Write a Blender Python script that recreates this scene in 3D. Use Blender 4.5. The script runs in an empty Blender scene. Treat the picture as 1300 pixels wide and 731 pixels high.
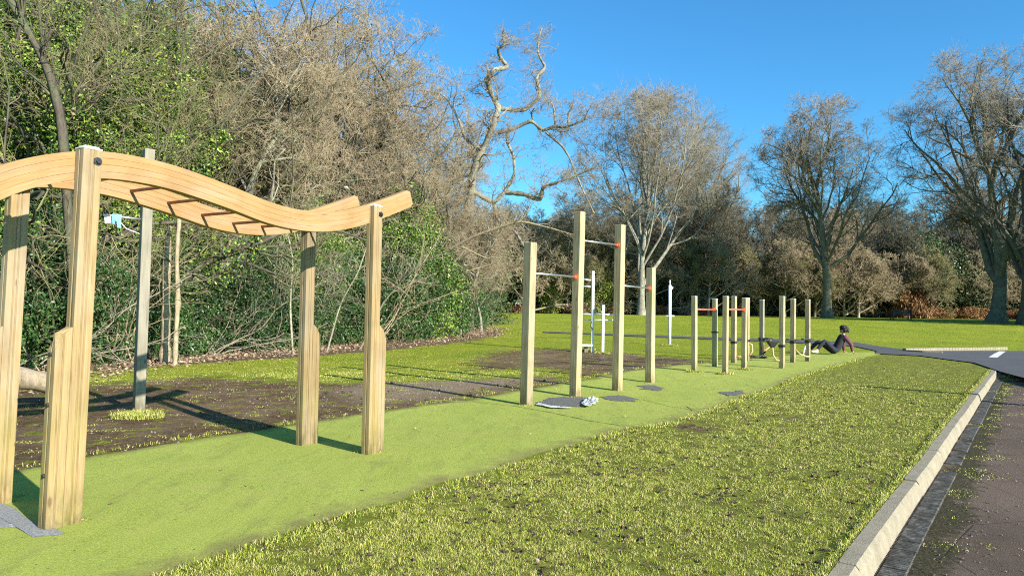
import bpy, bmesh, math, random
import numpy as np
from mathutils import Vector, Matrix

rng = np.random.default_rng(7)
random.seed(7)
C = bpy.context.scene.collection
sc = bpy.context.scene

# ------------------------------------------------------------------ camera
H = 1.5
F = 900.0
PITCH = math.atan(27.5 / F)
ROLL = math.radians(0.75)
fw = np.array([0, math.cos(PITCH), math.sin(PITCH)])
r0 = np.array([1.0, 0, 0]); u0 = np.array([0, -math.sin(PITCH), math.cos(PITCH)])
rt = math.cos(ROLL) * r0 + math.sin(ROLL) * u0
up = math.cos(ROLL) * u0 - math.sin(ROLL) * r0
CAM = np.array([0.0, 0.0, H])
cam = bpy.data.cameras.new('camera'); cam.sensor_width = 36; cam.lens = F * 36 / 1300
cam.clip_start = 0.05; cam.clip_end = 2000
co = bpy.data.objects.new('camera', cam); C.objects.link(co)
co.matrix_world = Matrix(((rt[0], up[0], -fw[0], 0), (rt[1], up[1], -fw[1], 0), (rt[2], up[2], -fw[2], H), (0, 0, 0, 1)))
sc.camera = co

def ray(px, py):
    d = fw + rt * (px - 650) / F - up * (py - 365.5) / F
    return d

# kerb frame
K0 = np.array([1.90, 4.04]); KD = np.array([.594, .8045]); KN = np.array([.8045, -.594])
U_END = 19.3
def uv(x, y):
    return (x - K0[0]) * KD[0] + (y - K0[1]) * KD[1], (x - K0[0]) * KN[0] + (y - K0[1]) * KN[1]
def sstep(a, b, x):
    t = np.clip((x - a) / (b - a), 0, 1); return t * t * (3 - 2 * t)
def zg(x, y):
    x = np.asarray(x, float); y = np.asarray(y, float)
    d = y + 0.12 * np.abs(x)
    near = 1 - sstep(18, 30, d)
    b = 0.014 * (np.sin(1.1 * x + .4) * np.sin(.83 * y + 1) + np.sin(.53 * x - .7 * y))
    hollow = -0.04 * np.exp(-(((x + 5.0) / 2.2) ** 2 + ((y - 9.3) / 1.2) ** 2))
    return 1.12 * sstep(24, 72, d) + 4.5 * sstep(92, 150, y) + b * (0.3 + .7 * near) + hollow
def W(px, py, y=None):
    d = ray(px, py)
    if y is not None:
        p = CAM + d * (y / d[1]); return p
    lo = 1.0; prev = 1.0
    t = 1.0
    while t < 400:
        p = CAM + d * t
        if p[2] < zg(p[0], p[1]):
            a, b = prev, t
            for _ in range(30):
                m = (a + b) / 2; p = CAM + d * m
                if p[2] < zg(p[0], p[1]): b = m
                else: a = m
            return CAM + d * b
        prev = t; t *= 1.02
    return CAM + d * 90

# ------------------------------------------------------------------ materials
def lin(h):
    return tuple(h) + (1.0,)
class NT:
    def __init__(s, name):
        m = bpy.data.materials.new(name); m.use_nodes = True
        s.m = m; s.t = m.node_tree; s.b = s.t.nodes['Principled BSDF']
    def n(s, typ, **k):
        nd = s.t.nodes.new(typ)
        for a, v in k.items():
            setattr(nd, a, v)
        return nd
    def l(s, a, b): s.t.links.new(a, b)
    def coord(s, scale=(1, 1, 1), which='Object', rot=(0, 0, 0)):
        tc = s.n('ShaderNodeTexCoord'); mp = s.n('ShaderNodeMapping')
        if getattr(s, 'rand', False):
            oi = s.n('ShaderNodeObjectInfo'); vm = s.n('ShaderNodeVectorMath', operation='SCALE'); vm.inputs[0].default_value = (17, 31, 53)
            s.l(oi.outputs['Random'], vm.inputs['Scale']); s.l(vm.outputs[0], mp.inputs['Location'])
        mp.inputs['Scale'].default_value = scale; mp.inputs['Rotation'].default_value = rot
        s.l(tc.outputs[which], mp.inputs['Vector']); return mp.outputs['Vector']
    def noise(s, vec, scale, detail=4, rough=.55, dist=0):
        n = s.n('ShaderNodeTexNoise'); n.inputs['Scale'].default_value = scale
        n.inputs['Detail'].default_value = detail; n.inputs['Roughness'].default_value = rough
        n.inputs['Distortion'].default_value = dist
        if vec is not None: s.l(vec, n.inputs['Vector'])
        return n.outputs['Fac']
    def ramp(s, fac, stops):
        r = s.n('ShaderNodeValToRGB'); e = r.color_ramp.elements
        while len(e) < len(stops): e.new(.5)
        for q, (p, c) in zip(e, stops):
            q.position = p; q.color = lin(c) if not np.isscalar(c) else (c, c, c, 1)
        s.l(fac, r.inputs['Fac']); return r.outputs['Color']
    def mix(s, fac, a, b, mode='MIX'):
        m = s.n('ShaderNodeMix', data_type='RGBA', blend_type=mode)
        for i, v in ((0, fac), (6, a), (7, b)):
            if hasattr(v, 'default_value') or hasattr(v, 'links'): s.l(v, m.inputs[i])
            elif i == 0: m.inputs[0].default_value = v
            else: m.inputs[i].default_value = lin(v)
        return m.outputs[2]
    def math(s, op, a, b=None, c=None):
        m = s.n('ShaderNodeMath', operation=op)
        for i, v in enumerate((a, b, c)):
            if v is None: continue
            if np.isscalar(v): m.inputs[i].default_value = v
            else: s.l(v, m.inputs[i])
        return m.outputs[0]
    def attr(s, name):
        a = s.n('ShaderNodeAttribute'); a.attribute_name = name; return a.outputs['Fac']
    def bump(s, h, strength=.4, dist=.01):
        b = s.n('ShaderNodeBump'); b.inputs['Strength'].default_value = strength
        b.inputs['Distance'].default_value = dist
        s.l(h, b.inputs['Height']); s.l(b.outputs['Normal'], s.b.inputs['Normal'])
    def col(s, c):
        if isinstance(c, tuple): s.b.inputs['Base Color'].default_value = lin(c)
        else: s.l(c, s.b.inputs['Base Color'])
    def rough(s, r):
        if np.isscalar(r): s.b.inputs['Roughness'].default_value = r
        else: s.l(r, s.b.inputs['Roughness'])
    def spec(s, v): s.b.inputs['Specular IOR Level'].default_value = v

def simple(name, c, rough=.6, metal=0, nscale=20, var=.25):
    t = NT(name); n = t.noise(t.coord(), nscale)
    lo = tuple(x * (1 - var) for x in c); hi = tuple(min(1, x * (1 + var)) for x in c)
    t.col(t.ramp(n, [(.3, lo), (.7, hi)])); t.rough(rough); t.b.inputs['Metallic'].default_value = metal
    return t.m

def wood(name, a, b, c, zs=1.0, algae=0.5, uvbased=False, grey=0.0):
    t = NT(name); t.rand = not uvbased
    if uvbased: v = t.coord((2.6, 42, 42), 'UV'); vf = t.coord((7, 260, 260), 'UV'); vl = t.coord((1, 1, 1), 'UV')
    else: v = t.coord((34, 34, 1.6)); vf = t.coord((150, 150, 4)); vl = t.coord((1, 1, 1))
    n1 = t.noise(v, 1.0, 7, .68, .5); n2 = t.noise(vf, 1.0, 3, .6, .3)
    base = t.ramp(n1, [(.2, a), (.5, b), (.8, c)])
    fine = t.ramp(n2, [(.35, .8), (.6, 1.05)])
    colr = t.mix(.8, base, fine, 'MULTIPLY')
    # dry checks (thin dark cracks)
    vc = t.coord((60, 60, 1.1)) if not uvbased else t.coord((1.3, 60, 60), 'UV')
    ck = t.noise(vc, 1.0, 2, .5, .2)
    colr = t.mix(t.ramp(ck, [(.67, 0), (.70, .8)] if not uvbased else [(.72, 0), (.76, .5)]), colr, tuple(x * .4 for x in a))
    st = t.noise(vl, 2.2, 4, .6)
    gw = t.noise(t.coord((3, 3, .8)) if not uvbased else t.coord((1.5, 8, 8), 'UV'), 1.0, 5, .65)
    colr = t.mix(t.math('MULTIPLY', t.ramp(gw, [(.46, 0), (.66, 1)]), .55 if not uvbased else .3), colr, (.30, .27, .215))
    kn = t.n('ShaderNodeTexVoronoi', feature='F1'); kn.inputs['Scale'].default_value = 1.0
    t.l(t.coord((5, 5, 1.9)) if not uvbased else t.coord((1.3, 11, 11), 'UV'), kn.inputs['Vector'])
    colr = t.mix(t.ramp(kn.outputs['Distance'], [(.045, .75), (.085, 0)]), colr, (.10, .055, .025))
    colr = t.mix(t.math('MULTIPLY', t.ramp(st, [(.45, 0), (.75, 1)]), .45), colr, tuple(x * .55 for x in a))
    if algae:
        g = t.n('ShaderNodeTexCoord'); sp = t.n('ShaderNodeSeparateXYZ'); t.l(g.outputs['Object'], sp.inputs[0])
        hz = t.n('ShaderNodeMapRange'); hz.inputs['From Min'].default_value = 1.0; hz.inputs['From Max'].default_value = 0.0
        t.l(sp.outputs['Z'], hz.inputs['Value'])
        an = t.noise(t.coord((9, 9, 1.6)), 1.0, 4, .6)
        f = t.math('MULTIPLY', hz.outputs[0], t.ramp(an, [(.42, 0), (.62, 1)]))
        f = t.math('MULTIPLY', f, algae)
        colr = t.mix(f, colr, (.24, .22, .05))
        gz = t.n('ShaderNodeMapRange'); gz.inputs['From Min'].default_value = .30; gz.inputs['From Max'].default_value = 0.0
        t.l(sp.outputs['Z'], gz.inputs['Value']); gn = t.noise(t.coord((14, 14, 5)), 1.0, 5, .7)
        colr = t.mix(t.math('MULTIPLY', gz.outputs[0], t.ramp(gn, [(.38, 0), (.58, .9)])), colr, (.09, .075, .03))
    if not uvbased:
        oi = t.n('ShaderNodeObjectInfo'); colr = t.mix(.75, colr, t.ramp(oi.outputs['Random'], [(0, (.78, .78, .80)), (.5, (1.0, .97, .92)), (1, (1.12, 1.06, .98))]), 'MULTIPLY')
    t.col(colr); t.rough(.78); t.spec(.3)
    t.bump(t.math('ADD', t.math('MULTIPLY', n2, .6), t.math('MULTIPLY', ck, -1.2) if False else n1), .5, .004)
    return t.m

M = {}
M['post'] = wood('weathered_post_wood', (.21, .14, .062), (.295, .21, .10), (.38, .295, .16), algae=.75)
M['beam'] = wood('laminated_beam_wood', (.28, .155, .06), (.345, .20, .08), (.41, .265, .12), algae=0, uvbased=True)
M['pole'] = wood('green_pole_wood', (.25, .195, .10), (.40, .325, .185), (.52, .45, .29), algae=.5)
M['greypole'] = wood('grey_pole_wood', (.18, .16, .11), (.28, .25, .18), (.36, .33, .25), algae=.3)
M['log'] = wood('old_log_wood', (.11, .085, .06), (.26, .21, .16), (.42, .36, .28), algae=.2)
M['steel'] = simple('brushed_steel', (.62, .62, .6), .35, .9)
M['galv'] = simple('galvanised_steel', (.55, .57, .58), .45, .5)
M['white_metal'] = simple('white_painted_steel', (.72, .76, .8), .4, 0)
M['cap'] = simple('pale_cap_plastic', (.62, .62, .58), .45)
M['dark_steel'] = simple('rusty_dark_rung', (.26, .10, .045), .5, .2)
M['orange'] = simple('orange_red_flange', (.72, .13, .035), .45)
M['redbar'] = simple('worn_red_bar', (.55, .14, .09), .4)
M['bolt'] = simple('black_bolt', (.06, .06, .06), .4, .6)
M['rubber'] = simple('black_rubber', (.02, .02, .022), .6)
M['tanarm'] = simple('tan_painted_arm', (.55, .32, .16), .45)
M['cyan'] = simple('pale_blue_plastic', (.22, .55, .68), .5)
M['whitepl'] = simple('white_plastic', (.78, .78, .78), .5)
M['benchwood'] = simple('dark_bench_slats', (.03, .024, .02), .7)
M['skin'] = simple('skin', (.46, .27, .19), .5, 0, 30, .06)
M['hair'] = simple('dark_hair', (.018, .012, .009), .6, 0, 60, .4)
M['maroon'] = simple('maroon_fabric', (.115, .04, .05), .85)
M['blackcloth'] = simple('black_fabric', (.012, .012, .016), .85)
M['navy'] = simple('navy_fabric', (.008, .011, .022), .85)
M['jeans'] = simple('blue_denim', (.06, .1, .2), .85)
M['cream'] = simple('cream_fabric', (.62, .6, .5), .85)

def bark(name, a, b, lich, lf=.5, tip=None):
    t = NT(name)
    n = t.noise(t.coord((1, 1, .35)), 14, 5, .65)
    colr = t.ramp(n, [(.3, a), (.7, b)])
    l = t.noise(t.coord(), 2.2, 5, .6)
    colr = t.mix(t.math('MULTIPLY', t.ramp(l, [(.46, 0), (.6, 1)]), lf), colr, lich)
    t.col(colr); t.rough(.9); t.spec(.2); t.bump(n, .7, .03)
    return t.m
M['bark_grey'] = bark('grey_green_bark', (.065, .055, .04), (.19, .165, .12), (.20, .22, .11), .6)
M['bark_dark'] = bark('dark_bark', (.045, .036, .028), (.12, .1, .075), (.1, .13, .06), .5)
M['bark_pale'] = bark('pale_lichen_bark', (.16, .135, .09), (.42, .38, .28), (.36, .37, .22), .5)
M['bark_oak'] = bark('lichened_oak_bark', (.075, .065, .05), (.31, .28, .225), (.33, .34, .24), .6)
M['twig_tan'] = bark('tan_twigs', (.17, .125, .08), (.46, .36, .24), (.32, .29, .16), .5)
M['twig_brown'] = bark('brown_twigs', (.15, .125, .095), (.37, .305, .235), (.31, .29, .18), .4)
M['twig_red'] = bark('reddish_twigs', (.12, .075, .045), (.26, .17, .10), (.24, .2, .1), .5)
M['twig_grey'] = bark('grey_olive_twigs', (.085, .075, .055), (.21, .185, .135), (.19, .19, .11), .5)
M['twig_olive'] = bark('olive_twigs', (.12, .10, .055), (.29, .25, .14), (.25, .25, .1), .6)

def leafmat(name, dark, mid, light, rough=.4, spec=.5, cl=.6):
    t = NT(name)
    r = t.attr('rnd'); n = t.noise(t.coord(), cl, 3, .5)
    f = t.math('ADD', t.math('MULTIPLY', r, .55), t.math('MULTIPLY', n, .6))
    c = t.ramp(f, [(.28, dark), (.58, mid), (.93, light)])
    c = t.mix(t.ramp(t.math('FRACT', t.math('MULTIPLY', r, 37.0)), [(.93, 0), (.95, .85)]), c, (.24, .17, .09))
    t.col(c); t.rough(rough); t.spec(spec)
    return t.m
M['holly'] = leafmat('glossy_holly_leaves', (.014, .04, .012), (.035, .085, .022), (.10, .17, .04), .4, .4)
M['ivy'] = leafmat('ivy_leaves', (.02, .055, .010), (.07, .14, .018), (.33, .40, .055), .42, .35)
M['yellowgreen'] = leafmat('yellow_green_leaves', (.07, .12, .015), (.17, .22, .03), (.32, .34, .06), .45, .4)
M['evergreen'] = leafmat('dark_evergreen_leaves', (.015, .036, .012), (.04, .075, .022), (.11, .15, .04), .5, .4)
M['bracken'] = leafmat('brown_bracken', (.10, .05, .025), (.25, .13, .06), (.42, .27, .13), .9, .1)
M['deadleaf'] = leafmat('fallen_brown_leaves', (.11, .07, .045), (.30, .20, .13), (.52, .40, .28), .8, .2, 1.5)

# ------------------------------------------------------------------ mesh helpers
def link(o, parent=None):
    C.objects.link(o)
    if parent is not None: o.parent = parent
    return o
def raw_mesh(name, V, Fq=None, Ft=None, mat=None, smooth=True, attrs=None):
    """numpy mesh: V (n,3), Fq (m,4), Ft (k,3)"""
    me = bpy.data.meshes.new(name)
    nq = 0 if Fq is None else len(Fq); nt = 0 if Ft is None else len(Ft)
    me.vertices.add(len(V)); me.vertices.foreach_set('co', np.asarray(V, np.float32).ravel())
    me.loops.add(nq * 4 + nt * 3); me.polygons.add(nq + nt)
    li = []; 
    if nq: li.append(np.asarray(Fq, np.int32).ravel())
    if nt: li.append(np.asarray(Ft, np.int32).ravel())
    me.loops.foreach_set('vertex_index', np.concatenate(li))
    tot = np.concatenate([np.full(nq, 4, np.int32), np.full(nt, 3, np.int32)])
    st = np.concatenate([[0], np.cumsum(tot)[:-1]]).astype(np.int32)
    me.polygons.foreach_set('loop_start', st)
    me.polygons.foreach_set('use_smooth', np.full(nq + nt, smooth))
    if attrs:
        for k, a in attrs.items():
            at = me.attributes.new(k, 'FLOAT', 'POINT'); at.data.foreach_set('value', np.asarray(a, np.float32))
    me.update(calc_edges=True)
    if mat: me.materials.append(mat)
    return me

SHEETS = ('torn_patch', 'torn_membrane', 'concrete_pad')
class MB:
    def __init__(s): s.v = []; s.f = []; s.uv = None
    def add(s, vs, fs):
        o = len(s.v); s.v += [tuple(map(float, v)) for v in vs]; s.f += [tuple(i + o for i in f) for f in fs]; return s
    def box(s, c, size, ax=None, ay=None, az=None):
        c = np.array(c, float); X = np.array([1, 0, 0.]) if ax is None else np.array(ax, float)
        Y = np.array([0, 1, 0.]) if ay is None else np.array(ay, float)
        Z = np.array([0, 0, 1.]) if az is None else np.array(az, float)
        h = [q / 2 for q in size]
        vs = [c + X * h[0] * i + Y * h[1] * j + Z * h[2] * k for k in (-1, 1) for j in (-1, 1) for i in (-1, 1)]
        return s.add(vs, [(0, 2, 3, 1), (4, 5, 7, 6), (0, 1, 5, 4), (2, 6, 7, 3), (0, 4, 6, 2), (1, 3, 7, 5)])
    def tube(s, pts, rad, k=10, cap=True):
        pts = [np.array(p, float) for p in pts]; n = len(pts)
        if np.isscalar(rad): rad = [rad] * n
        ref = None; rings = []
        for i, p in enumerate(pts):
            t = pts[min(i + 1, n - 1)] - pts[max(i - 1, 0)]; t = t / np.linalg.norm(t)
            if ref is None:
                ref = np.array([0, 0, 1.]) if abs(t[2]) < .9 else np.array([1., 0, 0])
            a = np.cross(t, ref); a /= np.linalg.norm(a); b = np.cross(t, a); ref = -b if np.dot(-b, ref) > 0 else b
            rings.append([p + rad[i] * (math.cos(2 * math.pi * j / k) * a + math.sin(2 * math.pi * j / k) * b) for j in range(k)])
        vs = [q for r in rings for q in r]; fs = []
        for i in range(n - 1):
            for j in range(k):
                fs.append((i * k + j, i * k + (j + 1) % k, (i + 1) * k + (j + 1) % k, (i + 1) * k + j))
        if cap: fs.append(tuple(range(k))[::-1]); fs.append(tuple((n - 1) * k + j for j in range(k)))
        return s.add(vs, fs)
    def extrude(s, outline, z0, z1fn, base, ex, ey, ez):
        """outline [(a,b)] extruded along ez; z1 may be per-point"""
        n = len(outline); base = np.array(base, float)
        lo = [base + ex * a + ey * b + ez * z0 for a, b in outline]
        hi = [base + ex * a + ey * b + ez * z1fn(a, b) for a, b in outline]
        fs = [(i, (i + 1) % n, n + (i + 1) % n, n + i) for i in range(n)]
        fs += [tuple(range(n))[::-1], tuple(range(n, 2 * n))]
        return s.add(lo + hi, fs)
    def build(s, name, mat, parent=None, bevel=0, smooth=False, origin=None, seg=2):
        me = bpy.data.meshes.new(name)
        V = np.array(s.v)
        if origin is not None: V = V - np.array(origin)
        me.from_pydata([tuple(v) for v in V], [], s.f); me.materials.append(mat)
        bm = bmesh.new(); bm.from_mesh(me); bmesh.ops.recalc_face_normals(bm, faces=bm.faces[:])
        if name in SHEETS and sum(f.normal.z for f in bm.faces) < 0: bmesh.ops.reverse_faces(bm, faces=bm.faces[:])
        bm.to_mesh(me); bm.free(); me.update()
        if smooth:
            for p in me.polygons: p.use_smooth = True
        o = bpy.data.objects.new(name, me); link(o, parent)
        if origin is not None:
            pl = np.array(parent.location) if parent is not None else np.zeros(3)
            o.location = tuple(np.array(origin) - pl)
        if bevel:
            b = o.modifiers.new('b', 'BEVEL'); b.width = bevel; b.segments = seg; b.limit_method = 'ANGLE'
            b.angle_limit = math.radians(35)
        return o

def tag(o, label=None, cat=None, group=None, kind=None):
    if label: o['label'] = label
    if cat: o['category'] = cat
    if group: o['group'] = group
    if kind: o['kind'] = kind
    return o
def empty(name, loc, label, cat, group=None, rz=0):
    o = bpy.data.objects.new(name, None); link(o); o.location = tuple(map(float, loc)); o.rotation_euler = (0, 0, rz)
    o.empty_display_size = .2
    return tag(o, label, cat, group)
def copy_tree(root, loc, rz=0, s=1.0, label=None, group=None):
    r = root.copy(); C.objects.link(r); r.location = tuple(map(float, loc)); r.rotation_euler = (0, 0, rz)
    r.scale = (s, s, s) if np.isscalar(s) else s
    if label: r['label'] = label
    if group: r['group'] = group
    for ch in list(root.children):
        c = ch.copy(); C.objects.link(c); c.parent = r
        for g in list(ch.children):
            d = g.copy(); C.objects.link(d); d.parent = c
    return r

# ------------------------------------------------------------------ polygons from the photo, on the ground
def poly(pxs): return np.array([W(*p)[:2] for p in pxs])
def inpoly(x, y, P):
    c = np.zeros(x.shape, bool); n = len(P); j = n - 1
    for i in range(n):
        xi, yi = P[i]; xj, yj = P[j]
        m = ((yi > y) != (yj > y)) & (x < (xj - xi) * (y - yi) / (yj - yi + 1e-12) + xi)
        c ^= m; j = i
    return c
def distline(x, y, L):
    d = np.full(x.shape, 1e9)
    for i in range(len(L) - 1):
        a, b = L[i], L[i + 1]; ab = b - a; t = ((x - a[0]) * ab[0] + (y - a[1]) * ab[1]) / (ab @ ab + 1e-12)
        t = np.clip(t, 0, 1); d = np.minimum(d, np.hypot(x - a[0] - t * ab[0], y - a[1] - t * ab[1]))
    return d
def softpoly(x, y, P):
    d = distline(x, y, np.vstack([P, P[:1]])); return np.where(inpoly(x, y, P), d, -d)

stripL = np.vstack([[(-13, -3), (-8.6, 1.2)], poly([(0, 601), (109, 579), (206, 563), (300, 548), (488, 520), (580, 508), (677, 491), (739, 482), (790, 471), (871, 462), (950, 455), (1010, 450), (1075, 447.5), (1118, 447)])])
stripR = np.vstack([[(-7.5, -4.5), (-4.3, .8)], poly([(150, 752), (223, 727), (308, 699), (377, 678), (438, 656), (508, 638), (585, 612), (654, 592), (698, 576), (755, 558), (802, 544), (836, 541), (871, 531), (912, 517), (940, 506), (992, 489), (1017, 476.5), (1042, 469.5), (1076, 460), (1106, 452), (1124, 448)])])
STRIP = np.vstack([stripL, stripR[::-1]])
mud1 = poly([(-120, 505), (30, 494), (130, 487), (250, 479), (330, 482), (400, 487), (460, 486), (560, 483), (640, 480), (700, 478), (740, 484), (680, 496), (580, 513), (480, 526), (300, 556), (110, 590), (-120, 640)])
mud2 = poly([(640, 444), (720, 443), (800, 449), (880, 456), (930, 462), (820, 474), (740, 478), (690, 466), (620, 470), (590, 462)])
mud3 = poly([(848, 541), (880, 533), (905, 536), (915, 545), (880, 549)])
mudspots = [poly([(a - w, b), (a, b - h), (a + w, b), (a, b + h)]) for a, b, w, h in
            [(350, 692, 30, 9), (440, 660, 34, 11), (600, 612, 32, 9), (560, 628, 18, 6), (925, 515, 12, 4), (1000, 530, 40, 5), (690, 720, 10, 5), (640, 598, 16, 5)]]
hedge_line = poly([(-200, 520), (0, 480), (110, 467), (230, 455), (330, 448), (430, 440), (520, 432), (590, 424), (615, 415)])
litterP = np.vstack([hedge_line, poly([(650, 424), (600, 434), (500, 445), (330, 458), (200, 466), (100, 477), (-200, 530)])])

# ------------------------------------------------------------------ ground
us = np.unique(np.concatenate([np.arange(-30, -6, 2), np.arange(-6, 30, .25), np.arange(30, 60, .8), np.arange(60, 130, 3), np.arange(130, 420, 20)]))
vs = np.unique(np.concatenate([np.arange(-320, -100, 20), np.arange(-100, -50, 3), np.arange(-50, -18, .8), np.arange(-18, -.2, .25), [-.11, -.07, .0], np.arange(.3, 3, .3), np.arange(3, 20, 1), np.arange(20, 300, 15)]))
UU, VV = np.meshgrid(us, vs, indexing='ij')
X = K0[0] + UU * KD[0] + VV * KN[0]; Y = K0[1] + UU * KD[1] + VV * KN[1]
def roaddrop(u): return .12 * (1 - sstep(U_END - 2.5, U_END + .3, u))
Z = zg(X, Y) - np.where(VV > -.05, roaddrop(UU) + .012, 0)
def masks(x, y):
    sh = x.shape; x = x.ravel(); y = y.ravel()
    mud = np.full(x.shape, -3.0)
    for P, k in ((mud1, .6), (mud2, .55), (mud3, 2)):
        mud = np.maximum(mud, softpoly(x, y, P) * k)
    for P in mudspots: mud = np.maximum(mud, softpoly(x, y, P) * 2.6 - .15)
    mud = np.clip(mud * .8 + .5, 0, .78)
    lit = np.clip(softpoly(x, y, litterP) * 1.0 + .3, 0, 1)
    # floor of the wood
    woodm = np.clip((-distline(x, y, hedge_line) + 6) * 0 + (x < np.interp(y, hedge_line[:, 1], hedge_line[:, 0])) * 1.0, 0, 1) * (y > hedge_line[1, 1])
    lit = np.maximum(lit, woodm * .9); lit = np.maximum(lit, sstep(84, 92, y) * .95)
    return mud.reshape(sh), lit.reshape(sh)
mudA, litA = masks(X, Y)
worn = np.clip(1.2 * sstep(-.2, .6, softpoly(X.ravel(), Y.ravel(), np.vstack([stripR, [K0 + 22 * KD + np.array([.0, 0])], [K0 + U_END * KD], [K0 - 12 * KD]]))).reshape(X.shape), 0, 1)
nu, nv = X.shape
idx = np.arange(nu * nv).reshape(nu, nv)
Fq = np.stack([idx[:-1, :-1], idx[:-1, 1:], idx[1:, 1:], idx[1:, :-1]], -1).reshape(-1, 4)

def groundmat():
    t = NT('park_ground')
    v = t.coord()
    big = t.noise(v, .35, 5, .6); mid = t.noise(v, 3.5, 6, .7); fine = t.noise(v, 38, 6, .75)
    g = t.ramp(mid, [(.3, (.12, .15, .016)), (.5, (.20, .245, .022)), (.7, (.29, .32, .04))])
    far = t.ramp(big, [(.35, (.25, .35, .014)), (.65, (.44, .47, .03))])
    g = t.mix(.65, g, far)
    g = t.mix(t.math('MULTIPLY', t.ramp(fine, [(.42, 1), (.54, 0)]), .6), g, (.07, .075, .02))
    g = t.mix(t.math('MULTIPLY', t.ramp(t.noise(v, 1.3, 7, .75), [(.56, 0), (.66, 1)]), .45), g, (.26, .21, .09))
    wn = t.ramp(t.noise(v, 5, 7, .75), [(.33, (.08, .056, .03)), (.44, (.16, .155, .034)), (.56, (.26, .285, .04)), (.72, (.36, .38, .055))])
    g = t.mix(t.math('MULTIPLY', t.attr('worn'), .9), g, wn)
    # soil
    s = t.ramp(t.noise(v, 9, 7, .7), [(.3, (.055, .034, .015)), (.55, (.17, .108, .055)), (.75, (.32, .22, .13))])
    path = t.ramp(t.noise(v, .6, 6, .7), [(.45, 0), (.62, .8)])
    s = t.mix(path, s, (.27, .185, .12))
    s = t.mix(t.math('MULTIPLY', t.attr('trail'), .85), s, t.ramp(t.noise(v, 30, 5, .7), [(.35, (.24, .17, .115)), (.65, (.46, .35, .25))]))
    s = t.mix(t.ramp(fine, [(.66, 0), (.74, .35)]), s, (.22, .17, .12))
    mn = t.noise(v, 2.6, 9, .8)
    f = t.math('ADD', t.attr('mud'), t.math('MULTIPLY', t.math('SUBTRACT', mn, .5), 3.6))
    f = t.ramp(f, [(.45, 0), (.62, 1)])
    c = t.mix(f, g, s)
    li = t.ramp(t.noise(v, 22, 5, .8), [(.3, (.05, .034, .02)), (.5, (.16, .105, .065)), (.7, (.34, .25, .17))])
    lf = t.math('ADD', t.attr('litter'), t.math('MULTIPLY', t.math('SUBTRACT', t.noise(v, 1.6, 7, .75), .5), 2.4))
    lf = t.ramp(lf, [(.5, 0), (.72, 1)])
    c = t.mix(lf, c, li)
    t.col(c)
    wet = t.math('MULTIPLY', f, t.ramp(t.noise(v, .8, 3, .5), [(.5, 0), (.58, 1)]))
    t.rough(t.math('SUBTRACT', .95, t.math('MULTIPLY', wet, .55))); t.spec(.15)
    t.bump(t.math('ADD', t.math('MULTIPLY', mid, .6), fine), 1.0, .08)
    return t.m
M['ground'] = groundmat()
me = raw_mesh('ground', np.stack([X, Y, Z], -1).reshape(-1, 3), Fq, None, M['ground'], True, {'mud': mudA.ravel(), 'litter': litA.ravel(), 'worn': worn.ravel(), 'trail': np.clip(softpoly(X.ravel(), Y.ravel(), poly([(420, 497), (480, 484), (560, 479), (650, 477), (690, 482), (620, 494), (560, 503), (470, 514)])) * 1.3 + .5, 0, 1)})
tag(link(bpy.data.objects.new('ground', me)), 'open park lawn with muddy patches and leaf litter by the wood', kind='structure')

# ------------------------------------------------------------------ green safety surface strip
def resample(P, n):
    s = np.concatenate([[0], np.cumsum(np.hypot(*np.diff(P, axis=0).T))]); t = np.linspace(0, s[-1], n)
    return np.stack([np.interp(t, s, P[:, 0]), np.interp(t, s, P[:, 1])], -1)
nS = 260; nC = 26
# match rows by projecting along the kerb direction
def byu(P, uu):
    u = (P - K0) @ KD; o = np.argsort(u); return np.stack([np.interp(uu, u[o], P[o, 0]), np.interp(uu, u[o], P[o, 1])], -1)
uu = np.linspace(-11, min(((stripL[-1] - K0) @ KD), ((stripR[-1] - K0) @ KD)), nS)
L_, R_ = byu(stripL, uu), byu(stripR, uu)
def wob(seed, n, amp):
    r = np.random.default_rng(seed); k = r.normal(size=n)
    k = np.convolve(k, np.hanning(7), 'same'); return k / k.std() * amp
L_[:, 0] += wob(3, nS, .035); R_[:, 0] += wob(4, nS, .03)
tt = np.linspace(0, 1, nC)[None, :, None]
G = L_[:, None] * (1 - tt) + R_[:, None] * tt
STRIP_H = .016
Zs = zg(G[..., 0], G[..., 1]) + STRIP_H
edge = np.zeros((nS, nC)); edge[:, 0] = 1; edge[:, -1] = 1
Zs[:, 0] -= .03; Zs[:, -1] -= .03
idx = np.arange(nS * nC).reshape(nS, nC)
Fs = np.stack([idx[:-1, :-1], idx[:-1, 1:], idx[1:, 1:], idx[1:, :-1]], -1).reshape(-1, 4)
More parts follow.
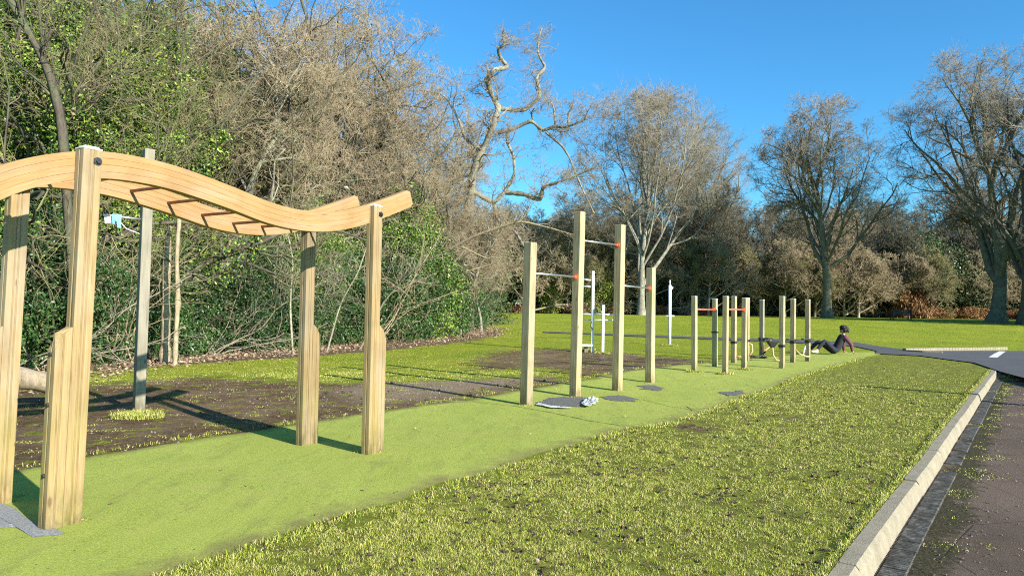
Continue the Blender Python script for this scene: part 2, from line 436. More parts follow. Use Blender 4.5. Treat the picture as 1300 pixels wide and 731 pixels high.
def stripmat():
    t = NT('green_safety_surface'); v = t.coord()
    a = t.noise(v, .5, 6, .65, .4); b = t.noise(v, 95, 5, .8); c = t.noise(t.coord((1, .35, 1), rot=(0, 0, -.63)), 3.2, 7, .7)
    g = t.ramp(a, [(.3, (.24, .30, .045)), (.5, (.31, .37, .062)), (.7, (.38, .43, .095))])
    g = t.mix(.5, g, t.ramp(c, [(.3, (.225, .255, .032)), (.7, (.41, .44, .08))]))
    g = t.mix(.48, g, t.ramp(b, [(.38, (.13, .16, .03)), (.5, (.31, .36, .06)), (.62, (.52, .55, .13))]))
    g = t.mix(t.ramp(t.noise(t.coord((1, .22, 1), rot=(0, 0, -.6)), 3.5, 9, .8), [(.52, 0), (.64, .5)]), g, (.19, .21, .05))
    g = t.mix(t.ramp(t.noise(v, 1.1, 7, .75), [(.5, 0), (.62, .35)]), g, (.42, .40, .10))
    vo = t.n('ShaderNodeTexVoronoi', feature='F1'); vo.inputs['Scale'].default_value = 9; t.l(v, vo.inputs['Vector'])
    g = t.mix(t.ramp(vo.outputs['Distance'], [(.05, .9), (.10, 0)]), g, (.09, .09, .04))
    d = t.noise(v, 5, 8, .8)
    g = t.mix(t.ramp(d, [(.60, 0), (.68, .6)]), g, (.13, .13, .035))
    e = t.math('ADD', t.attr('edge'), t.math('MULTIPLY', t.math('SUBTRACT', t.noise(v, 4, 6, .7), .5), .9))
    g = t.mix(t.ramp(e, [(.45, 0), (.9, .75)]), g, (.13, .11, .045))
    t.col(g); t.rough(.9); t.spec(.2); t.bump(t.math('ADD', b, t.math('MULTIPLY', c, .8)), .7, .012)
    return t.m
M['strip'] = stripmat()
E = np.minimum(np.arange(nC), np.arange(nC)[::-1]); E = np.clip(1 - E / 4, 0, 1)
me = raw_mesh('play_surface', np.concatenate([G, Zs[..., None]], -1).reshape(-1, 3), Fs, None, M['strip'], True, {'edge': np.tile(E, (nS, 1)).ravel()})
tag(link(bpy.data.objects.new('play_surface', me)), 'worn green rubber safety surface strip under the exercise posts', kind='structure')

def sheet(name, P, off, mat, label, res=.12, jag=.02, seed=1):
    """ground-following sheet inside polygon P (world xy)"""
    P = np.array(P, float); r = np.random.default_rng(seed)
    Q = resample(np.vstack([P, P[:1]]), max(12, int(np.hypot(*np.diff(np.vstack([P, P[:1]]), axis=0).T).sum() / .07)))[:-1]
    k5 = np.array([.25, .5, .25]); jn = r.normal(size=Q.shape); jn = np.stack([np.convolve(np.r_[jn[-1:, q], jn[:, q], jn[:1, q]], k5, 'valid') for q in (0, 1)], -1); Q = Q + jn * jag
    c = Q.mean(0); rings = 7; vs = [np.append(c, zg(*c) + off)]; fs = []
    n = len(Q)
    for k in range(1, rings + 1):
        for q in Q:
            p = c + (q - c) * k / rings; vs.append(np.append(p, zg(*p) + off - (.004 if k == rings else 0)))
    for i in range(n): fs.append((0, 1 + i, 1 + (i + 1) % n))
    for k in range(rings - 1):
        for i in range(n):
            a = 1 + k * n + i; b = 1 + k * n + (i + 1) % n; fs.append((a, a + n, b + n, b))
    mb = MB(); mb.add(vs, fs); o = mb.build(name, mat, smooth=True); tag(o, label, kind='structure')
    return o
t = NT('grey_crumb_base'); v = t.coord(); n = t.noise(v, 90, 4, .7)
t.col(t.ramp(n, [(.35, (.12, .12, .115)), (.65, (.36, .36, .34))])); t.rough(.9); t.bump(n, .6, .01); M['crumb'] = t.m
t = NT('dark_crumb_base'); v = t.coord(); n = t.noise(v, 70, 4, .8)
t.col(t.ramp(n, [(.35, (.025, .024, .022)), (.52, (.12, .115, .10)), (.68, (.34, .33, .30))])); t.rough(.85); t.bump(n, .8, .02); M['darkcrumb'] = t.m
t = NT('torn_membrane'); v = t.coord(); n = t.noise(v, 12, 5, .8)
t.col(t.ramp(n, [(.4, (.4, .42, .38)), (.6, (.75, .75, .73))])); t.rough(.7); t.bump(n, 1, .03); M['membrane'] = t.m
sheet('concrete_pad', poly([(-60, 625), (0, 640), (20, 648), (40, 664), (62, 672), (78, 676), (84, 681), (40, 685), (22, 672), (-60, 676)]), STRIP_H + .006, M['crumb'], 'grey patch exposed at the foot of the ladder posts', jag=.006, seed=5)
sheet('torn_patch', poly([(683, 513), (700, 506), (728, 503), (748, 507), (752, 514), (735, 518), (710, 517)]), STRIP_H + .01, M['darkcrumb'], 'dark crumbling hole in the green surface at the tall posts', jag=.06, seed=6)
sheet('torn_patch', poly([(762, 505), (790, 502), (812, 507), (805, 511), (775, 510)]), STRIP_H + .01, M['darkcrumb'], 'small dark torn patch just behind the third post', jag=.06, seed=7)
sheet('torn_patch', poly([(811, 491), (830, 490), (846, 494), (838, 497), (816, 495)]), STRIP_H + .01, M['darkcrumb'], 'dark worn patch by the fourth pull-up post', jag=.06, seed=8)
sheet('torn_patch', poly([(925, 499), (945, 497), (948, 499), (930, 501)]), STRIP_H + .01, M['darkcrumb'], 'thin dark crack near the lawn edge', jag=.06, seed=9)
sheet('torn_patch', poly([(912, 499), (930, 498), (944, 501), (925, 504)]), STRIP_H + .01, M['darkcrumb'], 'dark hollow in the green surface below the short posts', jag=.06, seed=10)
# curled white membrane scraps
for k, P in enumerate([[(738, 517), (745, 508), (752, 506), (760, 509), (757, 515), (748, 519)], [(684, 514), (700, 519), (728, 520), (728, 521), (698, 520), (682, 516)]]):
    o = sheet('torn_membrane', poly(P), STRIP_H + .022, M['membrane'], ['crumpled white membrane scrap beside the dark hole', 'thin white membrane edge along the dark hole'][k], jag=.035, seed=20 + k)
    for vtx in o.data.vertices: vtx.co.z += random.uniform(0, .03 if k == 0 else .008)

# seam line across the strip (slight dark welt)
M['seam'] = simple('dark_surface_seam', (.13, .15, .03), .9)
for P_, rr3, l_ in (([(540, 508), (600, 511), (655, 517), (700, 525), (750, 536), (796, 543)], .014, 'curved dark seam across the green surface by the first tall post'), ([(800, 542), (840, 534), (880, 523), (872, 517)], .011, 'short curled seam near the lawn edge'), ([(815, 508), (850, 517), (885, 522)], .008, 'thin split in the green surface')):
    Q = resample(poly(P_), 40); mb = MB(); mb.tube([(q[0], q[1], float(zg(*q)) + STRIP_H - rr3 * .45) for q in Q], [rr3 * (.6 + .5 * abs(math.sin(i * .9))) for i in range(40)], 6)
    tag(mb.build('surface_seam', M['seam'], smooth=True), l_, kind='structure')
# ------------------------------------------------------------------ road, gutter, kerb, path
def roadmat():
    t = NT('old_brown_asphalt'); v = t.coord(); dirt = t.attr('dirt')
    a = t.noise(v, .7, 6, .65); f = t.noise(v, 130, 4, .7); c = t.noise(v, 2.2, 8, .8)
    g = t.ramp(a, [(.3, (.10, .071, .054)), (.6, (.215, .155, .118))])
    g = t.mix(.5, g, t.ramp(f, [(.35, (.028, .022, .018)), (.7, (.20, .15, .11))]))
    g = t.mix(t.ramp(c, [(.55, 0), (.68, .6)]), g, (.20, .165, .13))
    g = t.mix(t.ramp(t.noise(v, 1.1, 8, .8), [(.585, 0), (.64, .6)]), g, (.10, .115, .03))
    vo = t.n('ShaderNodeTexVoronoi', feature='DISTANCE_TO_EDGE'); vo.inputs['Scale'].default_value = .9
    w = t.n('ShaderNodeTexNoise'); w.inputs['Scale'].default_value = 2.5; w.inputs['Detail'].default_value = 6
    mx = t.n('ShaderNodeMix', data_type='VECTOR'); mx.inputs[0].default_value = .22
    t.l(v, mx.inputs[4]); t.l(w.outputs['Color'], mx.inputs[5]); t.l(mx.outputs[1], vo.inputs['Vector'])
    cr = t.ramp(vo.outputs['Distance'], [(.0, .6), (.007, 0)])
    g = t.mix(t.math('MULTIPLY', cr, .8), g, (.02, .018, .016))
    dn = t.math('ADD', dirt, t.math('MULTIPLY', t.math('SUBTRACT', t.noise(v, 3.5, 8, .75), .5), 2.2))
    g = t.mix(t.ramp(dn, [(.5, 0), (.75, .85)]), g, t.ramp(t.noise(v, 40, 5, .8), [(.4, (.02, .017, .012)), (.55, (.06, .055, .025)), (.68, (.16, .16, .05))]))
    t.col(g); t.rough(.95); t.spec(.1); t.bump(t.math('SUBTRACT', f, t.math('MULTIPLY', cr, .8)), .8, .02)
    return t.m
M['road'] = roadmat()
t = NT('dark_far_asphalt'); v = t.coord(); f = t.noise(v, 60, 5, .75); a = t.noise(v, .8, 4, .6)
t.col(t.mix(.5, t.ramp(a, [(.3, (.045, .045, .05)), (.7, (.09, .085, .085))]), t.ramp(f, [(.3, (.03, .03, .03)), (.7, (.14, .135, .13))]))); t.rough(.8); t.bump(f, .5, .01)
M['road_dark'] = t.m
def uvgrid(name, us, vs, zf, mat, label, kind='structure'):
    U_, V_ = np.meshgrid(us, vs, indexing='ij'); X = K0[0] + U_ * KD[0] + V_ * KN[0]; Y = K0[1] + U_ * KD[1] + V_ * KN[1]
    Z = zf(X, Y, U_, V_); a, b = X.shape; idx = np.arange(a * b).reshape(a, b)
    Fq = np.stack([idx[:-1, :-1], idx[:-1, 1:], idx[1:, 1:], idx[1:, :-1]], -1).reshape(-1, 4)
    me = raw_mesh(name, np.stack([X, Y, Z], -1).reshape(-1, 3), Fq, None, mat, True, {'dirt': np.clip(1.0 - np.abs(V_ - .26) * 2.7, 0, 1).ravel()})
    return tag(link(bpy.data.objects.new(name, me)), label, kind=kind)
def zroad(x, y, u, v): return zg(x, y) - roaddrop(u) + .006 * np.clip(v, 0, 3)
uvgrid('road', np.arange(-12, U_END + 4, .25), np.concatenate([[.03, .15, .25, .35, .45, .6, .75], np.arange(.9, 12, .3)]), zroad, M['road'], 'old brownish asphalt road beside the kerb')
# cross road / path
def ribbon(name, A, B, n, off, mat, label):
    A = resample(A, n); B = resample(B, n); m = 8; tt = np.linspace(0, 1, m)[None, :, None]
    G = A[:, None] * (1 - tt) + B[:, None] * tt; Z = zg(G[..., 0], G[..., 1]) + off
    idx = np.arange(n * m).reshape(n, m); Fq = np.stack([idx[:-1, :-1], idx[:-1, 1:], idx[1:, 1:], idx[1:, :-1]], -1).reshape(-1, 4)
    V = np.concatenate([G, Z[..., None]], -1).reshape(-1, 3)
    nrm = np.cross(V[Fq[0, 1]] - V[Fq[0, 0]], V[Fq[0, 2]] - V[Fq[0, 0]])
    if nrm[2] < 0: Fq = Fq[:, ::-1]
    return tag(link(bpy.data.objects.new(name, raw_mesh(name, V, Fq, None, mat))), label, kind='structure')
crossN = poly([(1112, 449.5), (1170, 452.5), (1236, 461), (1262, 470), (1300, 481), (1400, 505)])
crossF = poly([(1112, 446.5), (1150, 446), (1200, 446), (1275, 446), (1340, 446.5), (1500, 449)])
ribbon('road', crossN, crossF, 60, .03, M['road_dark'], 'dark asphalt side road crossing behind the lawn')
ribbon('path', poly([(690, 422.5), (800, 427), (900, 431), (1000, 435), (1085, 440), (1125, 448.5)]), poly([(690, 421), (800, 425), (900, 428.3), (1000, 431.3), (1085, 435), (1160, 446)]), 80, .03, M['road_dark'], 'thin dark tarmac path across the field')
M['paint'] = simple('worn_white_paint', (.62, .62, .58), .7, 0, 30, .3)
t = NT('kerb_concrete'); v = t.coord(); n = t.noise(v, 5, 7, .75); f = t.noise(v, 90, 4, .7)
g = t.ramp(n, [(.3, (.16, .13, .08)), (.55, (.29, .245, .16)), (.75, (.38, .32, .22))])
g = t.mix(.35, g, t.ramp(f, [(.35, (.09, .08, .06)), (.65, (.36, .32, .25))]))
g = t.mix(t.ramp(t.noise(v, 9, 6, .8), [(.56, 0), (.68, .65)]), g, (.16, .15, .06))
t.col(g); t.rough(.9); t.bump(t.math('ADD', f, n), .5, .012); M['kerb'] = t.m
M['painted_line'] = M['paint']
ribbon('road_marking', poly([(1255, 454.5), (1262, 450), (1268.5, 446.8)]), poly([(1266, 455), (1272, 450.5), (1277, 447)]), 12, .036, M['paint'], 'short worn white line across the side road')
# far kerbs: low pale edging
def edging(pxs, w, h, label):
    P = resample(poly(pxs), 40); mb = MB()
    for i in range(39):
        a, b = P[i], P[i + 1]; d = b - a; L = np.hypot(*d); d = d / L; n = np.array([-d[1], d[0]]); c = (a + b) / 2
        mb.box((c[0], c[1], zg(*c) + h / 2 - .05 + random.uniform(-.004, .004)), (L * .985, w, h + .1), (d[0], d[1], 0), (n[0], n[1], 0))
    tag(mb.build('kerb', M['kerb'], bevel=.012), label, kind='structure')
edging([(1148, 446), (1185, 445), (1230, 444.6), (1277, 443.8)], .16, .12, 'pale kerb along the far side of the side road')
edging([(1150, 446.5), (1172, 447.8), (1197, 449)], .12, .09, 'short pale kerb where path meets side road')
# main kerb
mb = MB(); u = -6.0
while u < U_END:
    L = .9 + random.uniform(-.02, .02); g = .012
    uc = u + L / 2; tl = random.uniform(-.012, .012); sh = random.uniform(-.006, .006)
    for (a, b) in ((u + g / 2, u + L - g / 2),):
        vs_ = []
        for uu_ in (a, a + .012, b - .012, b):
            ins = .008 if uu_ in (a, b) else 0
            xx, yy = K0 + uu_ * KD; zb = float(zg(xx, yy)) + .012 + tl * (uu_ - uc) + sh
            prof = [(-.12 + ins, -.2), (-.12 + ins, -.02 - ins), (-.105 + ins, -ins), (-.008, -ins), (.018 - ins, -.03), (.045 - ins, -.135), (.045 - ins, -.25)]
            drop = 1 if uu_ < U_END - 2.5 else .6
            for (v_, z_) in prof: vs_.append(((K0 + uu_ * KD + v_ * KN)[0], (K0 + uu_ * KD + v_ * KN)[1], zb + z_ * (drop if z_ < -.03 else 1)))
        k = 7; fs_ = []
        for i in range(3):
            for j in range(k - 1): fs_.append((i * k + j, (i + 1) * k + j, (i + 1) * k + j + 1, i * k + j + 1))
            fs_.append((i * k + k - 1, (i + 1) * k + k - 1, (i + 1) * k, i * k))
        fs_.append(tuple(range(k))); fs_.append(tuple(3 * k + j for j in range(k))[::-1])
        mb.add(vs_, fs_)
    u += L
tag(mb.build('kerb', M['kerb']), 'long concrete kerb of separate stones beside the road', kind='structure')
# ribbed gutter bricks
mb = MB(); u = -3.0; r = random.Random(3)
while u < U_END - 2:
    if r.random() < (1 if u < 4 else .8):
        xx, yy = K0 + (u + .11) * KD + .135 * KN
        z = float(zg(xx, yy)) - .12 + .006; dz = r.uniform(-.006, .004)
        dz *= .5; mb.box((xx, yy, z + dz - .031), (.217, .15, .06), (KD[0], KD[1], 0), (KN[0], KN[1], 0))
        for k in range(6):
            c2 = K0 + (u + .018 + .0365 * k) * KD + .135 * KN
            mb.box((c2[0], c2[1], z + dz + .004), (.019, .145, .012), (KD[0], KD[1], 0), (KN[0], KN[1], 0))
    u += .222
t = NT('blue_grey_gutter_brick'); v = t.coord(); n = t.noise(v, 14, 6, .75)
t.col(t.ramp(n, [(.40, (.03, .026, .018)), (.52, (.07, .064, .052)), (.68, (.17, .165, .15))])); t.rough(.7); t.bump(n, .5, .01); M['gutter'] = t.m
tag(mb.build('gutter', M['gutter'], bevel=.004, seg=1), 'ribbed grey gutter bricks along the foot of the kerb', kind='structure')

# ------------------------------------------------------------------ leaves / grass
def leaves(cen, size, rnd, flat=0.0, aspect=.5, r=rng):
    """diamond leaves folded on the midrib"""
    n = len(cen); size = np.broadcast_to(size, (n,))[:, None]
    d = r.normal(size=(n, 3)); d[:, 2] *= (1 - flat); d /= np.linalg.norm(d, axis=1)[:, None]
    q = r.normal(size=(n, 3)); q[:, 2] *= (1 - flat * .8); s = np.cross(d, q); 
    if flat > 0:
        upv = np.array([0, 0, 1.]) + r.normal(size=(n, 3)) * .5; s = np.cross(d, upv)
    s /= np.linalg.norm(s, axis=1)[:, None] + 1e-9; nn = np.cross(d, s)
    V = np.stack([cen - d * size * .5, cen + s * size * aspect * .5 + nn * size * .08, cen + d * size * .5, cen - s * size * aspect * .5 + nn * size * .08], 1).reshape(-1, 3)
    F = np.arange(n * 4).reshape(n, 4)
    return V, F, np.repeat(rnd, 4)
def leaf_obj(name, cen, size, mat, parent=None, rnd=None, flat=0, aspect=.55, r=rng):
    if rnd is None: rnd = r.random(len(cen))
    V, F, R = leaves(cen, size, rnd, flat, aspect, r)
    o = bpy.data.objects.new(name, raw_mesh(name, V, F, None, mat, False, {'rnd': R})); return link(o, parent)

def grassmat(name):
    t = NT(name); r = t.attr('rnd'); h = t.attr('tip')
    n = t.noise(t.coord(), .9, 5, .65)
    n2_ = t.noise(t.coord(), 7, 5, .7)
    f = t.math('ADD', t.math('MULTIPLY', r, .8), t.math('ADD', t.math('MULTIPLY', n, .3), t.math('MULTIPLY', n2_, .25)))
    f = t.math('SUBTRACT', f, .06)
    c = t.ramp(f, [(.22, (.07, .10, .018)), (.36, (.20, .26, .030)), (.58, (.35, .39, .045)), (.76, (.46, .44, .09)), (.92, (.52, .42, .22))])
    t.col(c); t.rough(.8); t.spec(.12)
    return t.m
M['grass'] = grassmat('grass_blades')
def blades(x, y, z, h, w, mat, name, label, r):
    n = len(x); a = r.random(n) * 2 * np.pi; lean = r.random(n) ** .5 * 1.75
    b = r.random(n) * 2 * np.pi
    sx = np.cos(a) * w / 2; sy = np.sin(a) * w / 2; lx = np.cos(b); ly = np.sin(b)
    P = np.stack([x, y, z - .004], -1); S = np.stack([sx, sy, 0 * sx], -1)
    D1 = np.stack([lx * np.sin(lean * .4), ly * np.sin(lean * .4), np.cos(lean * .4)], -1) * (h * .55)[:, None]
    D2 = np.stack([lx * np.sin(lean * 1.3), ly * np.sin(lean * 1.3), np.cos(lean * 1.3)], -1) * (h * .5)[:, None]
    V = np.stack([P - S, P + S, P + D1 + S * .8, P + D1 - S * .8, P + D1 + D2], 1).reshape(-1, 3)
    o = np.arange(n)[:, None] * 5
    Fq = o + np.array([0, 1, 2, 3]); Ft = o + np.array([3, 2, 4])
    rn = np.repeat(r.random(n), 5); tip = np.tile([0, 0, .5, .5, 1], n)
    me = raw_mesh(name, V, Fq, Ft, mat, True, {'rnd': rn, 'tip': tip})
    return tag(link(bpy.data.objects.new(name, me)), label, kind='stuff')
def vnoise(x, y, s, seed):
    r = np.random.default_rng(seed); out = 0
    for k in range(6):
        a = r.random() * 6.28; f = s * (1 + k * .55); out = out + np.sin((x * math.cos(a) + y * math.sin(a)) * f + r.random() * 6.28) / 6
    return out * 1.6
r = np.random.default_rng(11)
N = 1300000
rad = np.exp(r.uniform(math.log(3.2), math.log(30), N)); ang = r.uniform(-.70, .70, N)
gx = rad * np.sin(ang); gy = rad * np.cos(ang)
U_, V_ = uv(gx, gy)
mu, li = masks(gx, gy)
keep = ~inpoly(gx, gy, STRIP)
keep &= (V_ < -.13)
keep &= (mu + vnoise(gx, gy, 4, 1) * .5 + r.normal(size=N) * .1 < .42)
keep &= (li + vnoise(gx, gy, 3, 2) * .4 + r.normal(size=N) * .2 < .6)
cl = vnoise(gx, gy, 9, 3) + vnoise(gx, gy, 23, 5)
keep &= (r.random(N) < np.clip(.80 + cl * .45 - 1.1 * sstep(.35, .95, vnoise(gx, gy, 2.1, 21)) - .8 * sstep(.3, .8, vnoise(gx, gy, 6.3, 22)), .08, 1))
crossP = np.vstack([crossN, crossF[::-1]])
keep &= ~inpoly(gx, gy, crossP)
keep &= r.random(N) < 1 - sstep(12, 29, rad)
gx, gy, rad, cl = gx[keep], gy[keep], rad[keep], cl[keep]
gh = (.011 + .012 * r.random(len(gx)) ** 2 + .004 * cl.clip(-1, 1)) * (1 + rad / 60); gw = .0017 * (rad / 4) ** .72 * (1 + r.random(len(gx)))
blades(gx, gy, zg(gx, gy), gh.clip(.008, .2), gw, M['grass'], 'grass', 'short winter grass of the lawn', r)
# tufts round post feet, ragged grass on strip edge and gutter weeds are added below
tuft_pts = []
def tuft(px, py, rad, n, h):
    p = W(px, py); tuft_pts.append((p[0], p[1], rad, n, h))

# tussocks: radiating clumps of blades, and worm casts between them
r = np.random.default_rng(17); n = 26000
rad = np.exp(r.uniform(math.log(3.3), math.log(17), n)); ang = r.uniform(-.70, .70, n); tx = rad * np.sin(ang); ty = rad * np.cos(ang); U_, V_ = uv(tx, ty)
mu, li = masks(tx, ty); ok = ~inpoly(tx, ty, STRIP) & (V_ < -.17) & (mu < .3) & (li < .4) & (vnoise(tx, ty, 1.7, 33) + r.normal(size=n) * .4 > -.1); tx, ty, rad = tx[ok], ty[ok], rad[ok]
k_ = 26; cx = np.repeat(tx, k_); cy = np.repeat(ty, k_); rr0 = np.repeat(rad, k_); n = len(cx); sp = .014 * (rr0 / 4) ** .6
bx = cx + r.normal(size=n) * sp; by = cy + r.normal(size=n) * sp
blades(bx, by, zg(bx, by), r.uniform(.016, .036, n) * (1 + rr0 / 40), .0018 * (rr0 / 4) ** .7 * r.uniform(.8, 1.8, n), M['grass'], 'grass', 'small tussocks of grass in the lawn', r)
n = 5200; rad = np.exp(r.uniform(math.log(3.3), math.log(15), n)); ang = r.uniform(-.7, .7, n); cx = rad * np.sin(ang); cy = rad * np.cos(ang); U_, V_ = uv(cx, cy)
ok = ~inpoly(cx, cy, STRIP) & (V_ < -.2) & (vnoise(cx, cy, 2.6, 41) + r.normal(size=n) * .3 > .1); cx, cy, rad = cx[ok], cy[ok], rad[ok]; n = len(cx)
oc = np.array([[1, 0, 0], [0, 1, 0], [-1, 0, 0], [0, -1, 0], [0, 0, .7], [0, 0, -.7]]); ftc = np.array([[0, 1, 4], [1, 2, 4], [2, 3, 4], [3, 0, 4], [1, 0, 5], [2, 1, 5], [3, 2, 5], [0, 3, 5]])
Vc = (np.stack([cx, cy, zg(cx, cy) + .008], -1)[:, None] + (oc[None] + r.normal(size=(n, 6, 3)) * .3) * (r.uniform(.007, .018, n) * (rad / 4) ** .4)[:, None, None]).reshape(-1, 3)
M['cast'] = simple('dark_soil_crumbs', (.05, .034, .02), .95, 0, 30, .5)
tag(link(bpy.data.objects.new('soil_crumbs', raw_mesh('soil_crumbs', Vc, None, (np.arange(n)[:, None, None] * 6 + ftc[None]).reshape(-1, 3), M['cast'], False))), 'dark worm casts and soil crumbs in the lawn', kind='stuff')

# dry leaves
r = np.random.default_rng(12)
n = 34000
# along the wood's edge
P = resample(hedge_line, 400); k = r.integers(0, 400, n); off = r.gamma(2.0, .55, n) - 1.2
nx = P[k, 0] + off * .93 + r.normal(size=n) * .3; ny = P[k, 1] - off * .35 + r.normal(size=n) * .4
ok = (softpoly(nx, ny, litterP) > -.9 + 0 * nx) & (vnoise(nx, ny, 1.3, 8) + r.normal(size=n) * .4 > -.5)
nx, ny = nx[ok], ny[ok]
leaf_obj('fallen_leaves', np.stack([nx, ny, zg(nx, ny) + r.random(len(nx)) * .05 + .01], -1), r.uniform(.05, .11, len(nx)), M['deadleaf'], flat=.8, aspect=.7, r=r)
tag(bpy.data.objects['fallen_leaves'], 'brown leaf litter along the foot of the hedge', kind='stuff')
n = 700
nx = r.uniform(-4, 8, n); ny = r.uniform(3.5, 16, n); U_, V_ = uv(nx, ny)
ok = (V_ < -.2); nx, ny = nx[ok], ny[ok]; ok = ~inpoly(nx, ny, STRIP) | (r.random(len(nx)) < .3); nx, ny = nx[ok], ny[ok]
nx = nx[:420]; ny = ny[:420]
o = leaf_obj('fallen_leaves', np.stack([nx, ny, zg(nx, ny) + .035], -1), r.uniform(.02, .045, len(nx)), M['deadleaf'], flat=.7, aspect=.7, r=r)
tag(o, 'scattered dead leaves on the near lawn', kind='stuff')

# ------------------------------------------------------------------ timber ladder
Pf1 = W(80, 668); Pf2 = W(470, 577)
bd = (Pf2 - Pf1)[:2]; bd = bd / np.linalg.norm(bd); BX = np.array([bd[0], bd[1], 0]); BN = np.array([bd[1], -bd[0], 0])  # BN towards camera-right
UPZ = np.array([0, 0, 1.])
WID = .86
lad = empty('monkey_bars', (*((Pf1 + Pf2) / 2)[:2], float(zg(*((Pf1 + Pf2) / 2)[:2]))), 'large timber monkey bars with two wavy wooden beams on grooved posts', 'climbing frame')
T = .10  # post thickness across
def ladder_post(base, toppx, side, ext):
    """side +1 front / -1 back; ext = direction of the widening (+1 along beam)"""
    base = np.array(base, float); top = W(toppx[0], toppx[1], base[1])
    hgt = top[2] - base[2]; ez = (top - base) / hgt; ez = np.array([ez[0], ez[1] * 0, 1.0])
    mb = MB(); w = .125; e = .105; sh = 1.33
    hx = w / 2; hy = T / 2
    # grooved profile: notches on the two broad faces
    def profile(x0, x1, notches):
        P = [(x0, -hy)]
        for q in notches: P += [(q - .006, -hy), (q, -hy + .012), (q + .006, -hy)]
        P += [(x1, -hy)]
        P += [(x1, -.005), (x1 - .008, 0), (x1, .005), (x1, hy)]
        for q in notches[::-1]: P += [(q + .006, hy), (q, hy - .012), (q - .006, hy)]
        P += [(x0, hy), (x0, .005), (x0 + .008, 0), (x0, -.005)]
        return P
    A = profile(-hx, hx, [-hx + .05, hx - .05])
    org = base - UPZ * .1
    mb.extrude(A, 0, lambda a, b: hgt + .1, org, BX, BN, ez)
    x0, x1 = (hx + .001, hx + e) if ext > 0 else (-hx - e, -hx - .001)
    B = profile(x0, x1, [(x0 + x1) / 2])
    def top_(a, b):
        q = (a - x0) / (x1 - x0); q = q if ext > 0 else 1 - q
        return sh + .1 - (.10 * max(0, (q - .1)) / .9 if q > .1 else 0) - (.05 if q > .98 else 0)
    mb.extrude(B, 0, top_, org, BX, BN, ez)
    o = mb.build('post', M['post'], lad, bevel=.005, origin=base)
    # metal cap
    cp = MB(); c = base + ez * hgt - base
    cp.box(base + ez * (hgt + .006), (w * 1.06, T * 1.08, .012), BX, BN); cp.box(base + ez * (hgt + .018), (w * .8, T * .8, .014), BX, BN)
    k = cp.build('cap', M['cap'], None, bevel=.008); k.parent = o; 
    for vtx in k.data.vertices: vtx.co = Vector(vtx.co) - Vector(base)
    bb = MB(); q = base + ez * (hgt - .075) + BN * side * hy + BX * .035
    bb.tube([q - BN * side * .01, q + BN * side * .006], .028, 18); bb.tube([q + BN * side * .004, q + BN * side * .022], .017, 6)
    k = bb.build('bolt', M['bolt'], None); k.parent = o
    for vtx in k.data.vertices: vtx.co = Vector(vtx.co) - Vector(base)
    for zz in (1.15, .82, .36):
        bb = MB(); q = base + ez * zz + BX * (ext * (hx + e))
        bb.tube([q - BX * .01 * ext, q + BX * ext * .012], .014, 8)
        k = bb.build('bolt', M['bolt'], None); k.parent = o
        for vtx in k.data.vertices: vtx.co = Vector(vtx.co) - Vector(base)
    return hgt, ez
# bases: nudge so that the visible foot matches
b1 = Pf1 + BX * .03; b2 = Pf2 - BX * .02
b1[2] = zg(b1[0], b1[1]); b2[2] = zg(b2[0], b2[1])
h1, e1 = ladder_post(b1, (113, 191), 1, -1)
h2, e2 = ladder_post(b2, (476, 263), 1, 1)
c1 = b1 - BN * (WID + T); c1[2] = zg(c1[0], c1[1]); c2 = b2 - BN * (WID + T); c2[2] = zg(c2[0], c2[1])
def topx_from(b, ez, h): return None
def proj(p):
    d = np.array(p) - CAM; return 650 + F * (d @ rt) / (d @ fw), 365.5 - F * (d @ up) / (d @ fw)
ladder_post(c1, proj(c1 + e1 * h1), -1, -1)
ladder_post(c2, proj(c2 + e2 * h2), -1, 1)
# two more posts further along the ladder, behind the camera's left edge
# beams: profile traced in the vertical plane just behind the front posts
topc = b1 + e1 * h1
PL0 = b1 + e1 * (h1 - .15) - BN * (T / 2 + .04)
def on_plane(px, py):
    d = ray(px, py); t = ((PL0 - CAM) @ BN) / (d @ BN); p = CAM + d * t
    return (p - PL0) @ BX, p[2]
prof = [(-40, 228, 270), (0, 209, 249), (30, 200, 242), (60, 195, 233.5), (90, 192.5, 229), (113, 191.5, 226), (135, 193, 227), (160, 197, 229.5), (205, 206.5, 237.5), (250, 221, 252), (300, 240, 270), (332, 254.5, 283), (360, 263.5, 290), (384, 268, 294), (410, 269.5, 295), (436, 267.5, 291.5), (467, 259, 284), (495, 249, 273), (519, 240.5, 262)]
S = np.array([[on_plane(x, (a + b) / 2)[0], on_plane(x, a)[1], on_plane(x, b)[1]] for x, a, b in prof])
ss = np.linspace(S[0, 0], S[-1, 0], 90)
def sm(y):
    f = np.interp(ss, S[:, 0], y); k = np.hanning(13); k /= k.sum(); g = np.convolve(np.pad(f, 6, 'reflect', reflect_type='odd'), k, 'valid'); return g
zt_, zb_ = sm(S[:, 1]), sm(S[:, 2])
mid_ = (zt_ + zb_) / 2; half = np.full_like(mid_, .094)
half = half * np.clip((ss[-1] - ss) / .03 + .75, 0, 1)
